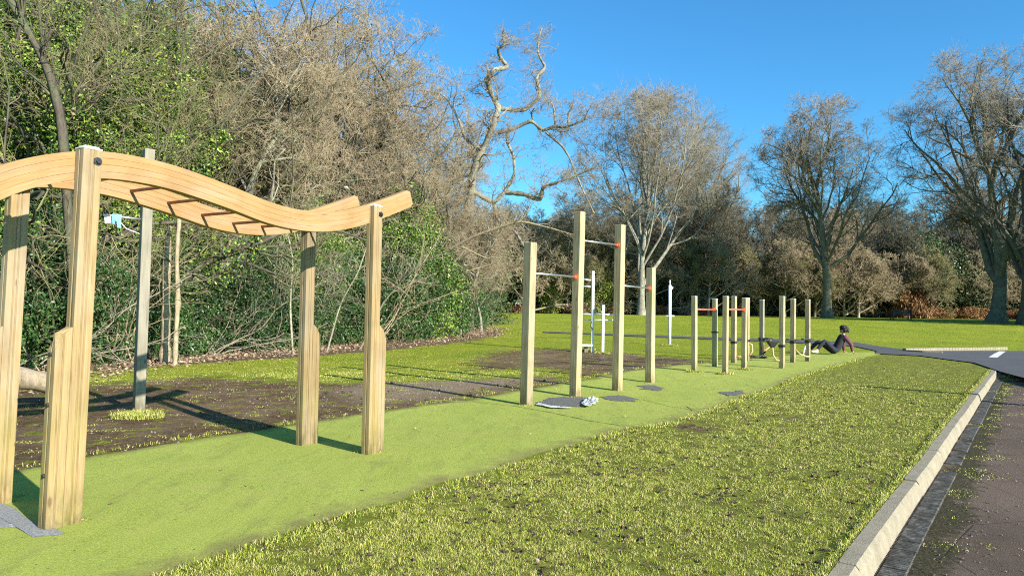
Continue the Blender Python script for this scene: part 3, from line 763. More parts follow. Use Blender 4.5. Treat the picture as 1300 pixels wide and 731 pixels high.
# extend to the left: one more hump down
dm = np.gradient(mid_, ss); nrm2 = np.stack([-dm, np.ones_like(dm)], -1); nrm2 /= np.linalg.norm(nrm2, axis=1)[:, None]
def beam(off):
    th = .075; k = []; n = len(ss)
    # ring: 4 corners + lamination grooves on faces
    segs = [(-1, 0), (-.52, 0), (-.5, .004), (-.48, 0), (.0, 0), (.02, .004), (.04, 0), (.48, 0), (.5, .004), (.52, 0), (1, 0)]
    V = []; 
    for i in range(n):
        for sd in (1, -1):
            sg = segs if sd > 0 else segs[::-1]
            for q, g in sg:
                a = ss[i] + nrm2[i, 0] * half[i] * q; z = mid_[i] + nrm2[i, 1] * half[i] * q
                p = PL0 + BX * a + BN * (off + sd * (th / 2 - g)); V.append((p[0], p[1], z))
    m = len(segs) * 2; F_ = []; L = []
    for i in range(n - 1):
        for j in range(m): F_.append((i * m + j, i * m + (j + 1) % m, (i + 1) * m + (j + 1) % m, (i + 1) * m + j))
    F_.append(tuple(range(m))[::-1]); F_.append(tuple((n - 1) * m + j for j in range(m)))
    mb = MB(); mb.add(V, F_)
    me_o = mb.build('beam', M['beam'], lad, origin=(lad.location[0], lad.location[1], lad.location[2]), bevel=.003, seg=1)
    me = me_o.data; uvl = me.uv_layers.new(name='UVMap')
    for p in me.polygons:
        for li_ in p.loop_indices:
            vi = me.loops[li_].vertex_index; i, j = divmod(vi, m)
            q = (segs + segs[::-1])[j][0]
            uvl.data[li_].uv = (ss[i] + off * 7, q * .1 + (.6 if j >= len(segs) else 0) + off)
    return me_o
beam(0); beam(-(WID - .08))
zoff = lad.location
rs = ss[0] + .1
while rs < ss[-1] - .05:
    z = np.interp(rs, ss, mid_) - .01
    p = PL0 + BX * rs; p[2] = z
    mb = MB(); mb.tube([p - BN * .03, p - BN * (WID - .11)], .0135, 12)
    mb.build('rung', M['dark_steel'], lad, smooth=True, origin=tuple(lad.location))
    rs += .335

# ------------------------------------------------------------------ generic posts
def sqpost(name_part, base, top, s, mat, parent, dirv, bevel=.008, cap=None):
    base = np.array(base, float); top = np.array(top, float); h = top[2] - base[2]; ez = (top - base) / h
    ex = np.array([dirv[0], dirv[1], 0]); ey = np.array([dirv[1], -dirv[0], 0])
    mb = MB(); o_ = [(-s / 2, -s / 2), (s / 2, -s / 2), (s / 2, s / 2), (-s / 2, s / 2)]
    mb.extrude(o_, -.1, lambda a, b: h, base, ex, ey, ez)
    o = mb.build(name_part, mat, parent, bevel=bevel, origin=base)
    if cap:
        cm = MB(); cm.box(base + ez * (h + .012), (s * 1.04, s * 1.04, .02), ex, ey)
        k = cm.build('cap', M[cap], None, bevel=.008); k.parent = o
        for vtx in k.data.vertices: vtx.co = Vector(vtx.co) - Vector(base)
    return o
def P2(px, py, tpx, tpy):
    b = W(px, py); t = W(tpx, tpy, b[1]); return b, t
# tall pole behind the ladder, with an arm and a plastic tag
b, tp = P2(176, 523, 189, 190)
pole = empty('timber_pole', b, 'tall square timber pole standing in the muddy patch behind the ladder', 'pole')
sqpost('post', b, tp, .135, M['greypole'], pole, (math.cos(.75), math.sin(.75)), .01)
mb = MB(); a0 = W(184, 279, b[1]); a1 = W(131, 273, b[1] - .25)
mb.tube([a0, a1], .017, 10); mb.build('arm', M['steel'], pole, smooth=True, origin=tuple(pole.location))
mb = MB(); d0 = W(180, 298, b[1]); mb.tube([d0, W(160, 290, b[1] - .1), W(150, 279, b[1] - .15)], .006, 6); mb.build('wire', M['white_metal'], pole, smooth=True, origin=tuple(pole.location))
# tag, folded plastic hanging from the arm
mb = MB(); yb = b[1] - .22
q = [W(132, 272, yb), W(142, 272.5, yb), W(142, 283, yb), (W(133, 284, yb))]
q = [np.array(p) for p in q]; tv = np.array([.01, .03, 0])
mb.add([p for p in q] + [p + tv for p in q], [(0, 1, 2, 3), (7, 6, 5, 4), (0, 4, 5, 1), (1, 5, 6, 2), (2, 6, 7, 3), (3, 7, 4, 0)])
tg = mb.build('plastic_tag', M['whitepl'], None, bevel=.003); tag(tg, 'small white and pale blue plastic tag hanging from the pole arm', 'plastic tag')
mb = MB(); yb -= .04
q = [W(142, 271.5, yb), W(152, 272, yb), W(151, 289, yb), W(149, 289, yb), W(148, 281, yb), W(145, 280, yb), (W(143, 284, yb))]
mb.add([p for p in q] + [np.array(p) + tv for p in q], [(0, 1, 2, 3, 4, 5, 6), (13, 12, 11, 10, 9, 8, 7)] + [(i, i + 7, (i + 1) % 7 + 7, (i + 1) % 7) for i in range(7)])
mb.build('blue_flap', M['cyan'], tg)
for px, py in ((58, 668), (104, 662), (455, 576), (484, 576), (382, 560), (408, 560), (24, 632)): tuft(px, py, .05, 70, .035)
tuft(174, 530, .28, 1500, .10); tuft(182, 526, .2, 500, .1); tuft(168, 528, .2, 400, .09)

# old log behind the ladder
mb = MB(); la = W(-40, 462, 9.6); lb = W(88, 494, 10.6); lb2 = W(135, 505, 11.0)
Lp = [la + (lb - la) * k / 8 + np.array([0, 0, .015 * math.sin(k * 1.3)]) for k in range(9)]
mb.tube(Lp, [.15 + .012 * math.sin(k * 2.1) for k in range(9)], 14)
tag(mb.build('balance_log', M['log'], smooth=True, origin=tuple(lb)), 'weathered sloping log beyond the near ladder posts', 'log')
mb = MB(); g0 = la + (lb - la) * .05; mb.tube([(g0[0], g0[1], zg(g0[0], g0[1]) - .1), (g0[0], g0[1], g0[2] - .05)], .1, 12)
o = mb.build('log_support', M['log'], None, smooth=True); o.parent = bpy.data.objects['balance_log']; o.matrix_parent_inverse = Matrix.Translation(-Vector(lb))

# ------------------------------------------------------------------ pull-up rig
AB = (.66, .751)
spec = [((668, 515), (673.5, 308)), ((730, 504), (736, 269)), ((783.5, 496.5), (787.5, 285.5)), ((825, 486), (826.5, 340))]
rigc = W(757, 500)
rig = empty('pull_up_bars', rigc, 'row of four tall timber posts joined by three pull-up bars', 'pull-up bars')
pb = []
for (bp, tp_) in spec:
    b, t_ = P2(*bp, *tp_); pb.append((b, t_)); sqpost('post', b, t_, .15, M['pole'], rig, AB, .008)
def bar(i, j, pyi, pyj, bases, parent, mat, r=.017, flanges=(1, 1), fr=.05, half=.075):
    bi, ti = bases[i]; bj, tj = bases[j]
    zi = W(bi[0] * F / bi[1] + 650, pyi, bi[1])[2]; zj = W(bj[0] * F / bj[1] + 650, pyj, bj[1])[2]
    zm = (zi + zj) / 2
    def at(b, t, z): return b + (t - b) * (z - b[2]) / (t[2] - b[2])
    A, B = at(bi, ti, zm), at(bj, tj, zm); d = (B - A) / np.linalg.norm(B - A); hw = half
    mb = MB(); mb.tube([A + d * hw, B - d * hw], r, 12); o = mb.build('bar', mat, parent, smooth=True, origin=tuple(parent.location))
    for q, sgn, on in ((A, 1, flanges[0]), (B, -1, flanges[1])):
        if not on: continue
        mb = MB(); c = q + d * sgn * hw; mb.tube([c - d * sgn * .004, c + d * sgn * .012], fr, 16); mb.tube([c + d * sgn * .01, c + d * sgn * .06], r * 1.7, 12)
        k = mb.build('flange', M['orange'], None, smooth=False); k.parent = o
        for vtx in k.data.vertices: vtx.co = Vector(vtx.co) - Vector(parent.location)
    return o
bar(0, 1, 346, 352, pb, rig, M['steel']); bar(1, 2, 304, 312, pb, rig, M['steel']); bar(2, 3, 361, 367, pb, rig, M['steel'])
# second rig
spec2 = [((881.5, 472), (881.5, 377)), ((907.5, 466), (907.5, 380)), ((920.5, 475), (921.5, 377)), ((944.5, 469.5), (945.5, 379))]
c_ = W(912, 470)
for nm, (i, j), lab in (('a', (0, 1), 'two short timber posts with a red bar left of the others'), ('b', (2, 3), 'two short timber posts with a red bar nearest the lawn')):
    bs = [P2(*spec2[q][0], *spec2[q][1]) for q in (i, j)]
    rg = empty('low_bar', bs[0][0], lab, 'exercise bar', 'low red exercise bars')
    for b, t_ in bs: sqpost('post', b, t_, .115, M['pole'], rg, AB, .006, 'cap')
    bar(0, 1, 391.5, 394, bs, rg, M['redbar'], r=.02, fr=.055, half=.058)
    if nm == 'a':
        b, t_ = bs[1]; mb = MB(); z = b[2] + .95; mb.box((b[0], b[1], z), (.15, .15, .03), (AB[0], AB[1], 0), (AB[1], -AB[0], 0)); mb.build('strap', M['rubber'], rg, origin=tuple(rg.location))
for px, py in ((881, 473), (921, 476), (945, 470)): tuft(px, py, .17, 500, .09)
tuft(668, 516, .12, 150, .05); tuft(730, 506, .13, 200, .05); tuft(825, 488, .1, 80, .04)
# fitness posts with seats / pedals
fit = [((931.5, 461), (932, 377), 0), ((948, 458), (948.5, 379), 1), ((967, 455), (967.5, 381), 2), ((992.5, 468), (993, 377), 3), ((1006.5, 460.5), (1007, 380), 4), ((1025.5, 459), (1025.5, 381), 5)]
flab = ['timber exercise post with black clamp, just right of the second low bar', 'timber exercise post with tan pedal arm, behind the nearest low bar',
        'timber exercise post carrying a black plate and tan lever, standing apart', 'nearest timber exercise post with a black saddle on a curved tan arm',
        'timber exercise post second from the seated person', 'timber exercise post closest to the seated person\'s feet']
for (bp, tp_, kd), lb_ in zip(fit, flab):
    b, t_ = P2(*bp, *tp_); e = empty('exercise_post', b, lb_, 'exercise post', 'timber exercise posts')
    sqpost('post', b, t_, .125, M['pole'] if kd != 2 else M['greypole'], e, AB, .006, 'cap')
    loc = tuple(e.location); zb = b[2]
    def pt(dx, dy, z): return np.array([b[0] + dx, b[1] + dy, zb + z])
    mb = MB(); mb.box(pt(0, 0, .62), (.15, .15, .07), (AB[0], AB[1], 0), (AB[1], -AB[0], 0)); mb.build('clamp', M['rubber'], e, bevel=.01, origin=loc)
    if kd == 1:
        mb = MB(); mb.tube([pt(.05, 0, .55), pt(.15, -.02, .5), pt(.17, 0, .3), pt(.08, .0, .15)], .03, 8); mb.build('arm', M['tanarm'], e, smooth=True, origin=loc)
        mb = MB(); mb.box(pt(.16, 0, .64), (.22, .14, .05)); mb.build('pedal', M['rubber'], e, bevel=.015, origin=loc)
        mb = MB(); mb.tube([pt(.1, 0, .16), pt(.35, 0, .12), pt(.5, .05, .18), pt(.6, .05, .3)], .028, 8); mb.build('arm', M['rubber'], e, smooth=True, origin=loc)
    if kd == 2:
        mb = MB(); mb.box(pt(.08, -.12, .66), (.42, .26, .045)); mb.build('plate', M['rubber'], e, bevel=.015, origin=loc)
        mb = MB(); mb.tube([pt(.25, -.1, .62), pt(.24, -.1, .42), pt(.1, -.12, .3), pt(0, -.1, .22)], .032, 8); mb.build('lever', M['tanarm'], e, smooth=True, origin=loc)
        mb = MB(); mb.tube([pt(-.05, -.1, .62), pt(0, -.13, .4), pt(.02, -.12, .1)], .045, 8); mb.build('lever', M['tanarm'], e, smooth=True, origin=loc)
        mb = MB(); mb.box(pt(0, -.1, .05), (.26, .16, .05)); mb.build('foot_plate', M['rubber'], e, bevel=.015, origin=loc)
    if kd == 3:
        mb = MB(); mb.tube([pt(-.05, 0, .22), pt(-.16, -.02, .24), pt(-.24, -.02, .36), pt(-.26, -.02, .58)], .022, 8); mb.build('arm', M['tanarm'], e, smooth=True, origin=loc)
        mb = MB(); mb.add([pt(-.42, -.12, .76), pt(-.1, -.12, .76), pt(-.1, .1, .76), pt(-.42, .1, .76), pt(-.31, -.04, .56), pt(-.21, -.04, .56), pt(-.21, .03, .56), pt(-.31, .03, .56)],
                          [(3, 2, 1, 0), (4, 5, 6, 7), (0, 1, 5, 4), (1, 2, 6, 5), (2, 3, 7, 6), (3, 0, 4, 7)]); mb.build('saddle', M['rubber'], e, bevel=.03, origin=loc)
    if kd in (4, 5):
        mb = MB(); mb.box(pt(-.02, -.02, .70), (.34, .2, .04)); mb.build('plate', M['rubber'], e, bevel=.012, origin=loc)
        s_ = -1 if kd == 5 else 1
        mb = MB(); mb.tube([pt(.06, 0, .42), pt(.22, -.02, .26), pt(.4, -.02, .2), pt(.5, 0, .2)] if kd == 4 else [pt(-.06, 0, .5), pt(-.12, 0, .34), pt(-.14, 0, .2)], .022, 8)
        mb.build('arm', M['tanarm'] if kd == 4 else M['whitepl'], e, smooth=True, origin=loc)
    if kd == 0:
        mb = MB(); mb.tube([pt(.06, 0, .2), pt(.3, 0, .2)], .02, 8); mb.build('arm', M['tanarm'], e, smooth=True, origin=loc)

# galvanised station further back
b, t_ = P2(752, 447, 753, 344); b2_, t2_ = P2(765, 448, 766, 387)
st = empty('steel_bars', b, 'grey steel bar station of two uneven uprights in the muddy grass', 'exercise bars')
sqpost('upright', b, t_, .1, M['galv'], st, (1, 0), .01); sqpost('upright', b2_, t2_, .1, M['galv'], st, (1, 0), .01)
loc = tuple(st.location)
for (xa, ya, xb, yb_, rr, yy) in ((752, 356, 736, 354, .03, b[1]), (752, 364, 736, 363, .022, b[1]), (752, 399, 735, 398, .03, b[1]), (784, 400, 752, 398, .03, b[1] + .06), (784, 406, 736, 406, .02, b[1] + .08)):
    mb = MB(); mb.tube([W(xa, ya, yy), W(xb, yb_, yy)], rr, 8); mb.build('rail', M['galv'], st, smooth=True, origin=loc)
b3, t3 = P2(735, 446, 736, 350); sqpost('upright', b3, t3, .09, M['galv'], st, (1, 0), .01)
b3, t3 = P2(784, 448, 785, 394); sqpost('upright', b3, t3, .09, M['galv'], st, (1, 0), .01)
mb = MB(); q = W(744, 438, b[1] - .1); mb.box(q, (.42, .3, .06)); mb.build('step_plate', M['whitepl'], st, bevel=.01, origin=loc)
mb = MB(); mb.tube([W(751, 408, b[1] - .07), W(750, 414, b[1] - .1), W(753, 419, b[1] - .1)], .02, 6); mb.build('strap', M['rubber'], st, smooth=True, origin=loc)
mb = MB(); q = W(744, 441, b[1]); mb.box((q[0], q[1], zg(q[0], q[1]) + .06), (.14, .14, .25)); mb.build('step_leg', M['log'], st, bevel=.01, origin=loc)
tuft(765, 449, .25, 300, .12); tuft(744, 446, .35, 500, .16)
b, t_ = P2(850, 438, 850.5, 362)
st = empty('steel_pole', b, 'single white steel exercise pole standing alone on the grass', 'pole'); loc = tuple(st.location)
mb = MB(); mb.tube([b - UPZ * .1, t_], .065, 14); mb.build('pole', M['white_metal'], st, smooth=True, origin=loc)
mb = MB(); q = W(850, 401, b[1]); mb.tube([q - [.2, 0, 0], q + [.2, 0, 0]], .03, 8); mb.build('handle', M['white_metal'], st, smooth=True, origin=loc)
mb = MB(); q = t_; mb.tube([q, q + [0, 0, .22]], .025, 8); mb.tube([q + [0, 0, -.1], q + [.12, 0, -.12]], .06, 8); mb.build('fitting', M['white_metal'], st, smooth=True, origin=loc)
tuft(850, 439, .3, 300, .1)

# bench, seen from behind
b = W(1145, 406.5); bn = empty('park_bench', b, 'dark wooden park bench at the far side of the field', 'bench'); loc = tuple(bn.location)
s_ = b[1] / F
w_ = 27 * s_
for k in range(4):
    mb = MB(); mb.box((b[0], b[1] - .02 * k * 0, b[2] + .50 + .115 * k), (w_, .035, .095)); mb.build('back_slat', M['benchwood'], bn, bevel=.008, origin=loc)
mb = MB()
for k in range(4): mb.box((b[0], b[1] + .08 + .11 * k, b[2] + .45), (w_, .09, .035))
mb.build('seat', M['benchwood'], bn, bevel=.006, origin=loc)
for sx in (-.42, .42):
    mb = MB(); mb.box((b[0] + sx * w_, b[1] - .03, b[2] + .4), (.07, .07, .95)); mb.build('leg', M['benchwood'], bn, origin=loc)
    mb = MB(); mb.box((b[0] + sx * w_, b[1] + .42, b[2] + .2), (.07, .07, .55)); mb.build('leg', M['benchwood'], bn, origin=loc)
    mb = MB(); mb.box((b[0] + sx * w_, b[1] + .2, b[2] + .66), (.07, .5, .05)); mb.build('armrest', M['benchwood'], bn, origin=loc)

# ------------------------------------------------------------------ people
def skin_obj(name, V, E, R, mat, parent, root=0, sub=2):
    me = bpy.data.meshes.new(name); me.from_pydata([tuple(map(float, v)) for v in V], E, []); me.materials.append(mat)
    o = bpy.data.objects.new(name, me); link(o, parent)
    m = o.modifiers.new('skin', 'SKIN'); m.use_smooth_shade = True
    if not me.skin_vertices: me.skin_vertices.new() if hasattr(me.skin_vertices, 'new') else None
    sv = me.skin_vertices[0].data
    for i, q in enumerate(R):
        sv[i].radius = (q, q) if np.isscalar(q) else q
        sv[i].use_root = (i == root)
    s = o.modifiers.new('sub', 'SUBSURF'); s.levels = sub; s.render_levels = sub
    return o
def hand(V, E, R, w, d, side, palm=None):
    """five short finger chains from wrist index w in direction d"""
    d = np.array(d, float); d /= np.linalg.norm(d); s = np.array(side, float); s /= np.linalg.norm(s)
    p = np.array(V[w]) + d * .07; V.append(p); E.append((w, len(V) - 1)); R.append((.034, .018)); pi = len(V) - 1
    for k, L in zip((-1.5, -.5, .5, 1.5), (.06, .075, .07, .055)):
        q = p + s * k * .018 + d * .02; V.append(q); E.append((pi, len(V) - 1)); R.append(.0095)
        V.append(q + d * L * .5 + np.array([0, 0, .006])); E.append((len(V) - 2, len(V) - 1)); R.append(.009)
        V.append(q + d * L - np.array([0, 0, .004])); E.append((len(V) - 2, len(V) - 1)); R.append(.007)
    q = np.array(V[w]) + d * .035 + s * .035; V.append(q); E.append((w, len(V) - 1)); R.append(.012)
    V.append(q + d * .03 + s * .02); E.append((len(V) - 2, len(V) - 1)); R.append(.009)
def person(base, rz, J, mats, label, name='person', hairfull=True, seatlike=False):
    """J: joint dict in local space (x forward); builds body, trousers, jacket, shoes, hair"""
    e = empty(name, base, label, 'person', rz=rz)
    j = {k: np.array(v, float) for k, v in J.items()}
    V = []; E = []; R = []
    def add(p, r, par=None):
        V.append(np.array(p, float)); R.append(r)
        if par is not None: E.append((par, len(V) - 1))
        return len(V) - 1
    pel = add(j['pelvis'], (.12, .095)); ab = add(j['pelvis'] * .5 + j['chest'] * .5, (.125, .095), pel); ch = add(j['chest'], (.145, .105), ab)
    nb = add(j['neck'], .065, ch); nk = add(j['neck'] * .45 + j['head'] * .55 - np.array([0, 0, .0]), .052, nb)
    hd = add(j['head'], (.078, .092), nk); tp_ = add(j['head'] + (j['head'] - j['neck']) / np.linalg.norm(j['head'] - j['neck']) * .085, (.062, .075), hd)
    for s in 'lr':
        sh = add(j['sh' + s], .06, ch); el = add(j['el' + s], .042, sh); wr = add(j['wr' + s], .028, el)
        hand(V, E, R, wr, j['hd' + s], j.get('hs', (0, 1, 0)))
        hp = add(j['hip' + s], .08, pel); kn = add(j['kn' + s], .058, hp); cf = add(j['kn' + s] * .65 + j['an' + s] * .35, .058, kn); an = add(j['an' + s], .038, cf)
        he = add(j['an' + s] + j['ft' + s] * -.04 + np.array([0, 0, -.04]), .036, an); to = add(j['an' + s] + j['ft' + s] * .16 + np.array([0, 0, -.05]), (.04, .025), an)
    body = skin_obj('body', V, E, R, M['skin'], e)
    # face: nose, ears, eyes
    f = np.array(j.get('face', (1, 0, 0)), float); f /= np.linalg.norm(f); hdp = j['head']; sd = np.cross((0, 0, 1), f); sd /= np.linalg.norm(sd)
    mb = MB(); mb.tube([hdp + f * .088 + UPZ * .02, hdp + f * .112 - UPZ * .015, hdp + f * .088 - UPZ * .022], [.008, .015, .01], 8)
    mb.build('nose', M['skin'], e, smooth=True)
    for s in (-1, 1):
        mb = MB(); c = hdp + f * .084 + sd * s * .032 + UPZ * .018; mb.tube([c - sd * .011, c, c + sd * .011], [.003, .009, .003], 8); mb.build('eye', M['blackcloth'], e, smooth=True)
        mb = MB(); c = hdp + sd * s * .08 - f * .005; mb.tube([c + UPZ * .028, c + sd * s * .012, c - UPZ * .028], [.006, .015, .006], 8); mb.build('ear', M['skin'], e, smooth=True)
    mb = MB(); c = hdp + f * .088 - UPZ * .042; mb.tube([c - sd * .022, c + f * .004, c + sd * .022], [.003, .007, .003], 8); mb.build('mouth', M['maroon'], e, smooth=True)
    # trousers
    V = []; E = []; R = []
    a = add(j['pelvis'] + (j['chest'] - j['pelvis']) * .25, (.165, .135)); p = add(j['pelvis'], (.175, .15), a)
    for s in 'lr':
        h_ = add(j['hip' + s], .108, p); m_ = add(j['hip' + s] * .5 + j['kn' + s] * .5, .088, h_); k_ = add(j['kn' + s], .074, m_); c_ = add(j['kn' + s] * .5 + j['an' + s] * .5, .068, k_); add(j['an' + s] + (j['kn' + s] - j['an' + s]) * .08, .055, c_)
    skin_obj('trousers', V, E, R, mats['legs'], e, 1)
    V = []; E = []; R = []
    a = add(j['pelvis'] + (j['chest'] - j['pelvis']) * -.04, (.175, .14)); b_ = add(j['pelvis'] * .5 + j['chest'] * .5, (.17, .135), a); c_ = add(j['chest'], (.185, .145), b_); n_ = add(j['neck'] + (j['head'] - j['neck']) * .1, .085, c_)
    skin_obj('shirt' if 'sleeve' in mats else 'jacket', V, E, R, mats['top'], e, 2)
    V = []; E = []; R = []
    s1 = add(j['shl'] * .98, .092); mdl = add(j['chest'] + (j['neck'] - j['chest']) * .55 - f * .03, (.10, .085), s1); s2 = add(j['shr'] * .98, .092, mdl)
    e1_ = add(j['ell'], .07, s1); add(j['wrl'] * .92 + j['ell'] * .08, .046, e1_); e2_ = add(j['elr'], .07, s2); add(j['wrr'] * .92 + j['elr'] * .08, .046, e2_)
    skin_obj('sleeves' if 'sleeve' in mats else 'jacket_sleeves', V, E, R, mats.get('sleeve', mats['top']), e, 1)
    # shoes
    for s in 'lr':
        V = []; E = []; R = []
        ft = j['ft' + s]; a = add(j['an' + s] + np.array([0, 0, -.015]), .046); h_ = add(j['an' + s] - ft * .05 + np.array([0, 0, -.045]), .042, a); m_ = add(j['an' + s] + ft * .09 + np.array([0, 0, -.05]), (.045, .036), a); add(j['an' + s] + ft * .19 + np.array([0, 0, -.06]), (.038, .026), m_)
        skin_obj('shoe', V, E, R, mats['shoe'], e)
    # hair: cap of tufts
    r = np.random.default_rng(5); up_ = (j['head'] - j['neck']); up_ /= np.linalg.norm(up_)
    hc = j['head'] + up_ * .045 - f * .02; n = 420 if hairfull else 200; d = r.normal(size=(n, 3)); d /= np.linalg.norm(d, axis=1)[:, None]
    d = d[(d @ f < .45) | (d @ up_ > .55)]; d = d[(d @ up_ > -.55)]
    rad_ = .14 if hairfull else .088
    mb = MB()
    for q in d:
        c = hc + q * rad_ * r.uniform(.62, .98); tq = np.cross(q, r.normal(size=3)); tq /= np.linalg.norm(tq) + 1e-9
        k = .028 if hairfull else .018
        mb.tube([c - tq * k, c + q * k * .9, c + tq * k], [k * .5, k, k * .45], 6)
    mb.build('hair', M['hair'], e, smooth=True)
    return e
# seated person leaning back on the hands, feet to the left
pb_ = W(1060, 450.5)
J = dict(pelvis=(0, 0, .12), chest=(-.22, 0, .50), neck=(-.31, 0, .66), head=(-.30, 0, .80),
         shl=(-.27, .18, .62), shr=(-.27, -.18, .62), ell=(-.44, .25, .36), elr=(-.44, -.25, .36), wrl=(-.47, .27, .09), wrr=(-.47, -.27, .09),
         hdl=(-.8, .2, -.25), hdr=(-.8, -.2, -.25), hipl=(.05, .1, .12), hipr=(.05, -.1, .12), knl=(.44, .13, .48), knr=(.52, -.12, .45),
         anl=(.72, .13, .13), anr=(.86, -.12, .12), ftl=(1, 0, .25), ftr=(1, 0, .25), face=(1, 0, .1))
J2 = {k: v for k, v in J.items()}
p1 = person((pb_[0], pb_[1], float(zg(pb_[0], pb_[1])) + STRIP_H), math.radians(184), J2, dict(legs=M['navy'], top=M['blackcloth'], sleeve=M['maroon'], shoe=M['whitepl']), 'curly haired person in maroon sleeves leaning back on the ground after the last posts')
p1.scale = (1.06,) * 3
def walkJ(st):
    return dict(pelvis=(0, 0, .93), chest=(.02, 0, 1.3), neck=(.03, 0, 1.47), head=(.05, 0, 1.62), shl=(.02, .19, 1.4), shr=(.02, -.19, 1.4),
                ell=(-.08, .25, 1.13), elr=(.08, -.25, 1.13), wrl=(.02, .26, .9), wrr=(.24, -.24, .95), hdl=(.2, 0, -1), hdr=(.6, 0, -.8),
                hipl=(0, .1, .9), hipr=(0, -.1, .9), knl=(.14 * st, .1, .5), knr=(.02, -.1, .5), anl=(.22 * st, .1, .1), anr=(-.25 * st, -.1, .13), ftl=(1, 0, 0), ftr=(1, 0, -.2), face=(1, 0, 0))
for px, py, st_, mt, lb_, rz in ((629.5, 396.5, 1, dict(legs=M['blackcloth'], top=M['jeans'], shoe=M['whitepl']), 'distant walker in a blue jacket by the dark wood', 3.0),
                             (658, 397, -.6, dict(legs=M['navy'], top=M['cream'], shoe=M['blackcloth']), 'distant walker in a cream top beside the first tall post', -2.2)):
    q = W(px, py); q[2] = zg(q[0], q[1])
    if q[1] > 78: q = W(px, py, 78.); q[2] = zg(q[0], q[1])
    person(q, rz, walkJ(st_), mt, lb_, hairfull=False)

# ------------------------------------------------------------------ trees
def tubes(P, R, k):
    """P (B,n,3) R (B,n) -> V,F"""
    B, n, _ = P.shape
    T_ = np.empty_like(P); T_[:, 1:-1] = P[:, 2:] - P[:, :-2]; T_[:, 0] = P[:, 1] - P[:, 0]; T_[:, -1] = P[:, -1] - P[:, -2]
    T_ /= np.linalg.norm(T_, axis=2, keepdims=True) + 1e-9
    ref = np.where(np.abs(T_[:, :1, 2:3]) < .8, np.array([0, 0, 1.]), np.array([1., 0, 0]))
    ref = np.broadcast_to(ref, P.shape)
    a = np.cross(T_, ref); a /= np.linalg.norm(a, axis=2, keepdims=True) + 1e-9; b = np.cross(T_, a)
    th = np.arange(k) * 2 * np.pi / k
    V = P[:, :, None] + R[:, :, None, None] * (np.cos(th)[:, None] * a[:, :, None] + np.sin(th)[:, None] * b[:, :, None])
    idx = np.arange(B * n * k).reshape(B, n, k); nx_ = np.roll(idx, -1, axis=2)
    F_ = np.stack([idx[:, :-1], nx_[:, :-1], nx_[:, 1:], idx[:, 1:]], -1).reshape(-1, 4)
    return V.reshape(-1, 3), F_
def walk(S_, D, L, r0, n, wander, upb, taper, r, zig=0.0):
    B = len(S_); P = np.empty((B, n, 3)); P[:, 0] = S_; d = D / (np.linalg.norm(D, axis=1)[:, None] + 1e-9)
    for i in range(1, n):
        d = d + r.normal(size=(B, 3)) * wander; d[:, 2] += upb
        d /= np.linalg.norm(d, axis=1)[:, None]
        P[:, i] = P[:, i - 1] + d * (L / (n - 1))[:, None] * (1 + zig * r.normal(size=(B, 1)))
    t = np.linspace(0, 1, n)[None]; R = r0[:, None] * (1 - t * (1 - taper))
    return P, R
def spawn(P, R, Ls, k, tr, ang, lr, rr, n, wander, upb, taper, r, rmin=.004, zig=0):
    B, m, _ = P.shape; pi = np.repeat(np.arange(B), k); t = r.uniform(tr[0], tr[1], B * k) ** 1.0
    f = t * (m - 1); i0 = np.minimum(f.astype(int), m - 2); fr = (f - i0)[:, None]
    S_ = P[pi, i0] * (1 - fr) + P[pi, i0 + 1] * fr; T_ = P[pi, i0 + 1] - P[pi, i0]; T_ /= np.linalg.norm(T_, axis=1)[:, None] + 1e-9
    q = r.normal(size=(B * k, 3)); q -= (q * T_).sum(1)[:, None] * T_; q /= np.linalg.norm(q, axis=1)[:, None]
    a = r.uniform(ang[0], ang[1], B * k)[:, None]
    D = np.cos(a) * T_ + np.sin(a) * q
    rp = (R[pi, i0] * (1 - fr[:, 0]) + R[pi, i0 + 1] * fr[:, 0])
    L = Ls[pi] * r.uniform(lr[0], lr[1], B * k) * (1.1 - .5 * t)
    P2_, R2_ = walk(S_, D, L, np.maximum(rp * r.uniform(rr[0], rr[1], B * k), rmin), n, wander, upb, taper, r, zig)
    return P2_, R2_, L
def join(parts):
    V = []; F_ = []; o = 0
    for v, f in parts: V.append(v); F_.append(f + o); o += len(v)
    return np.concatenate(V), np.concatenate(F_)
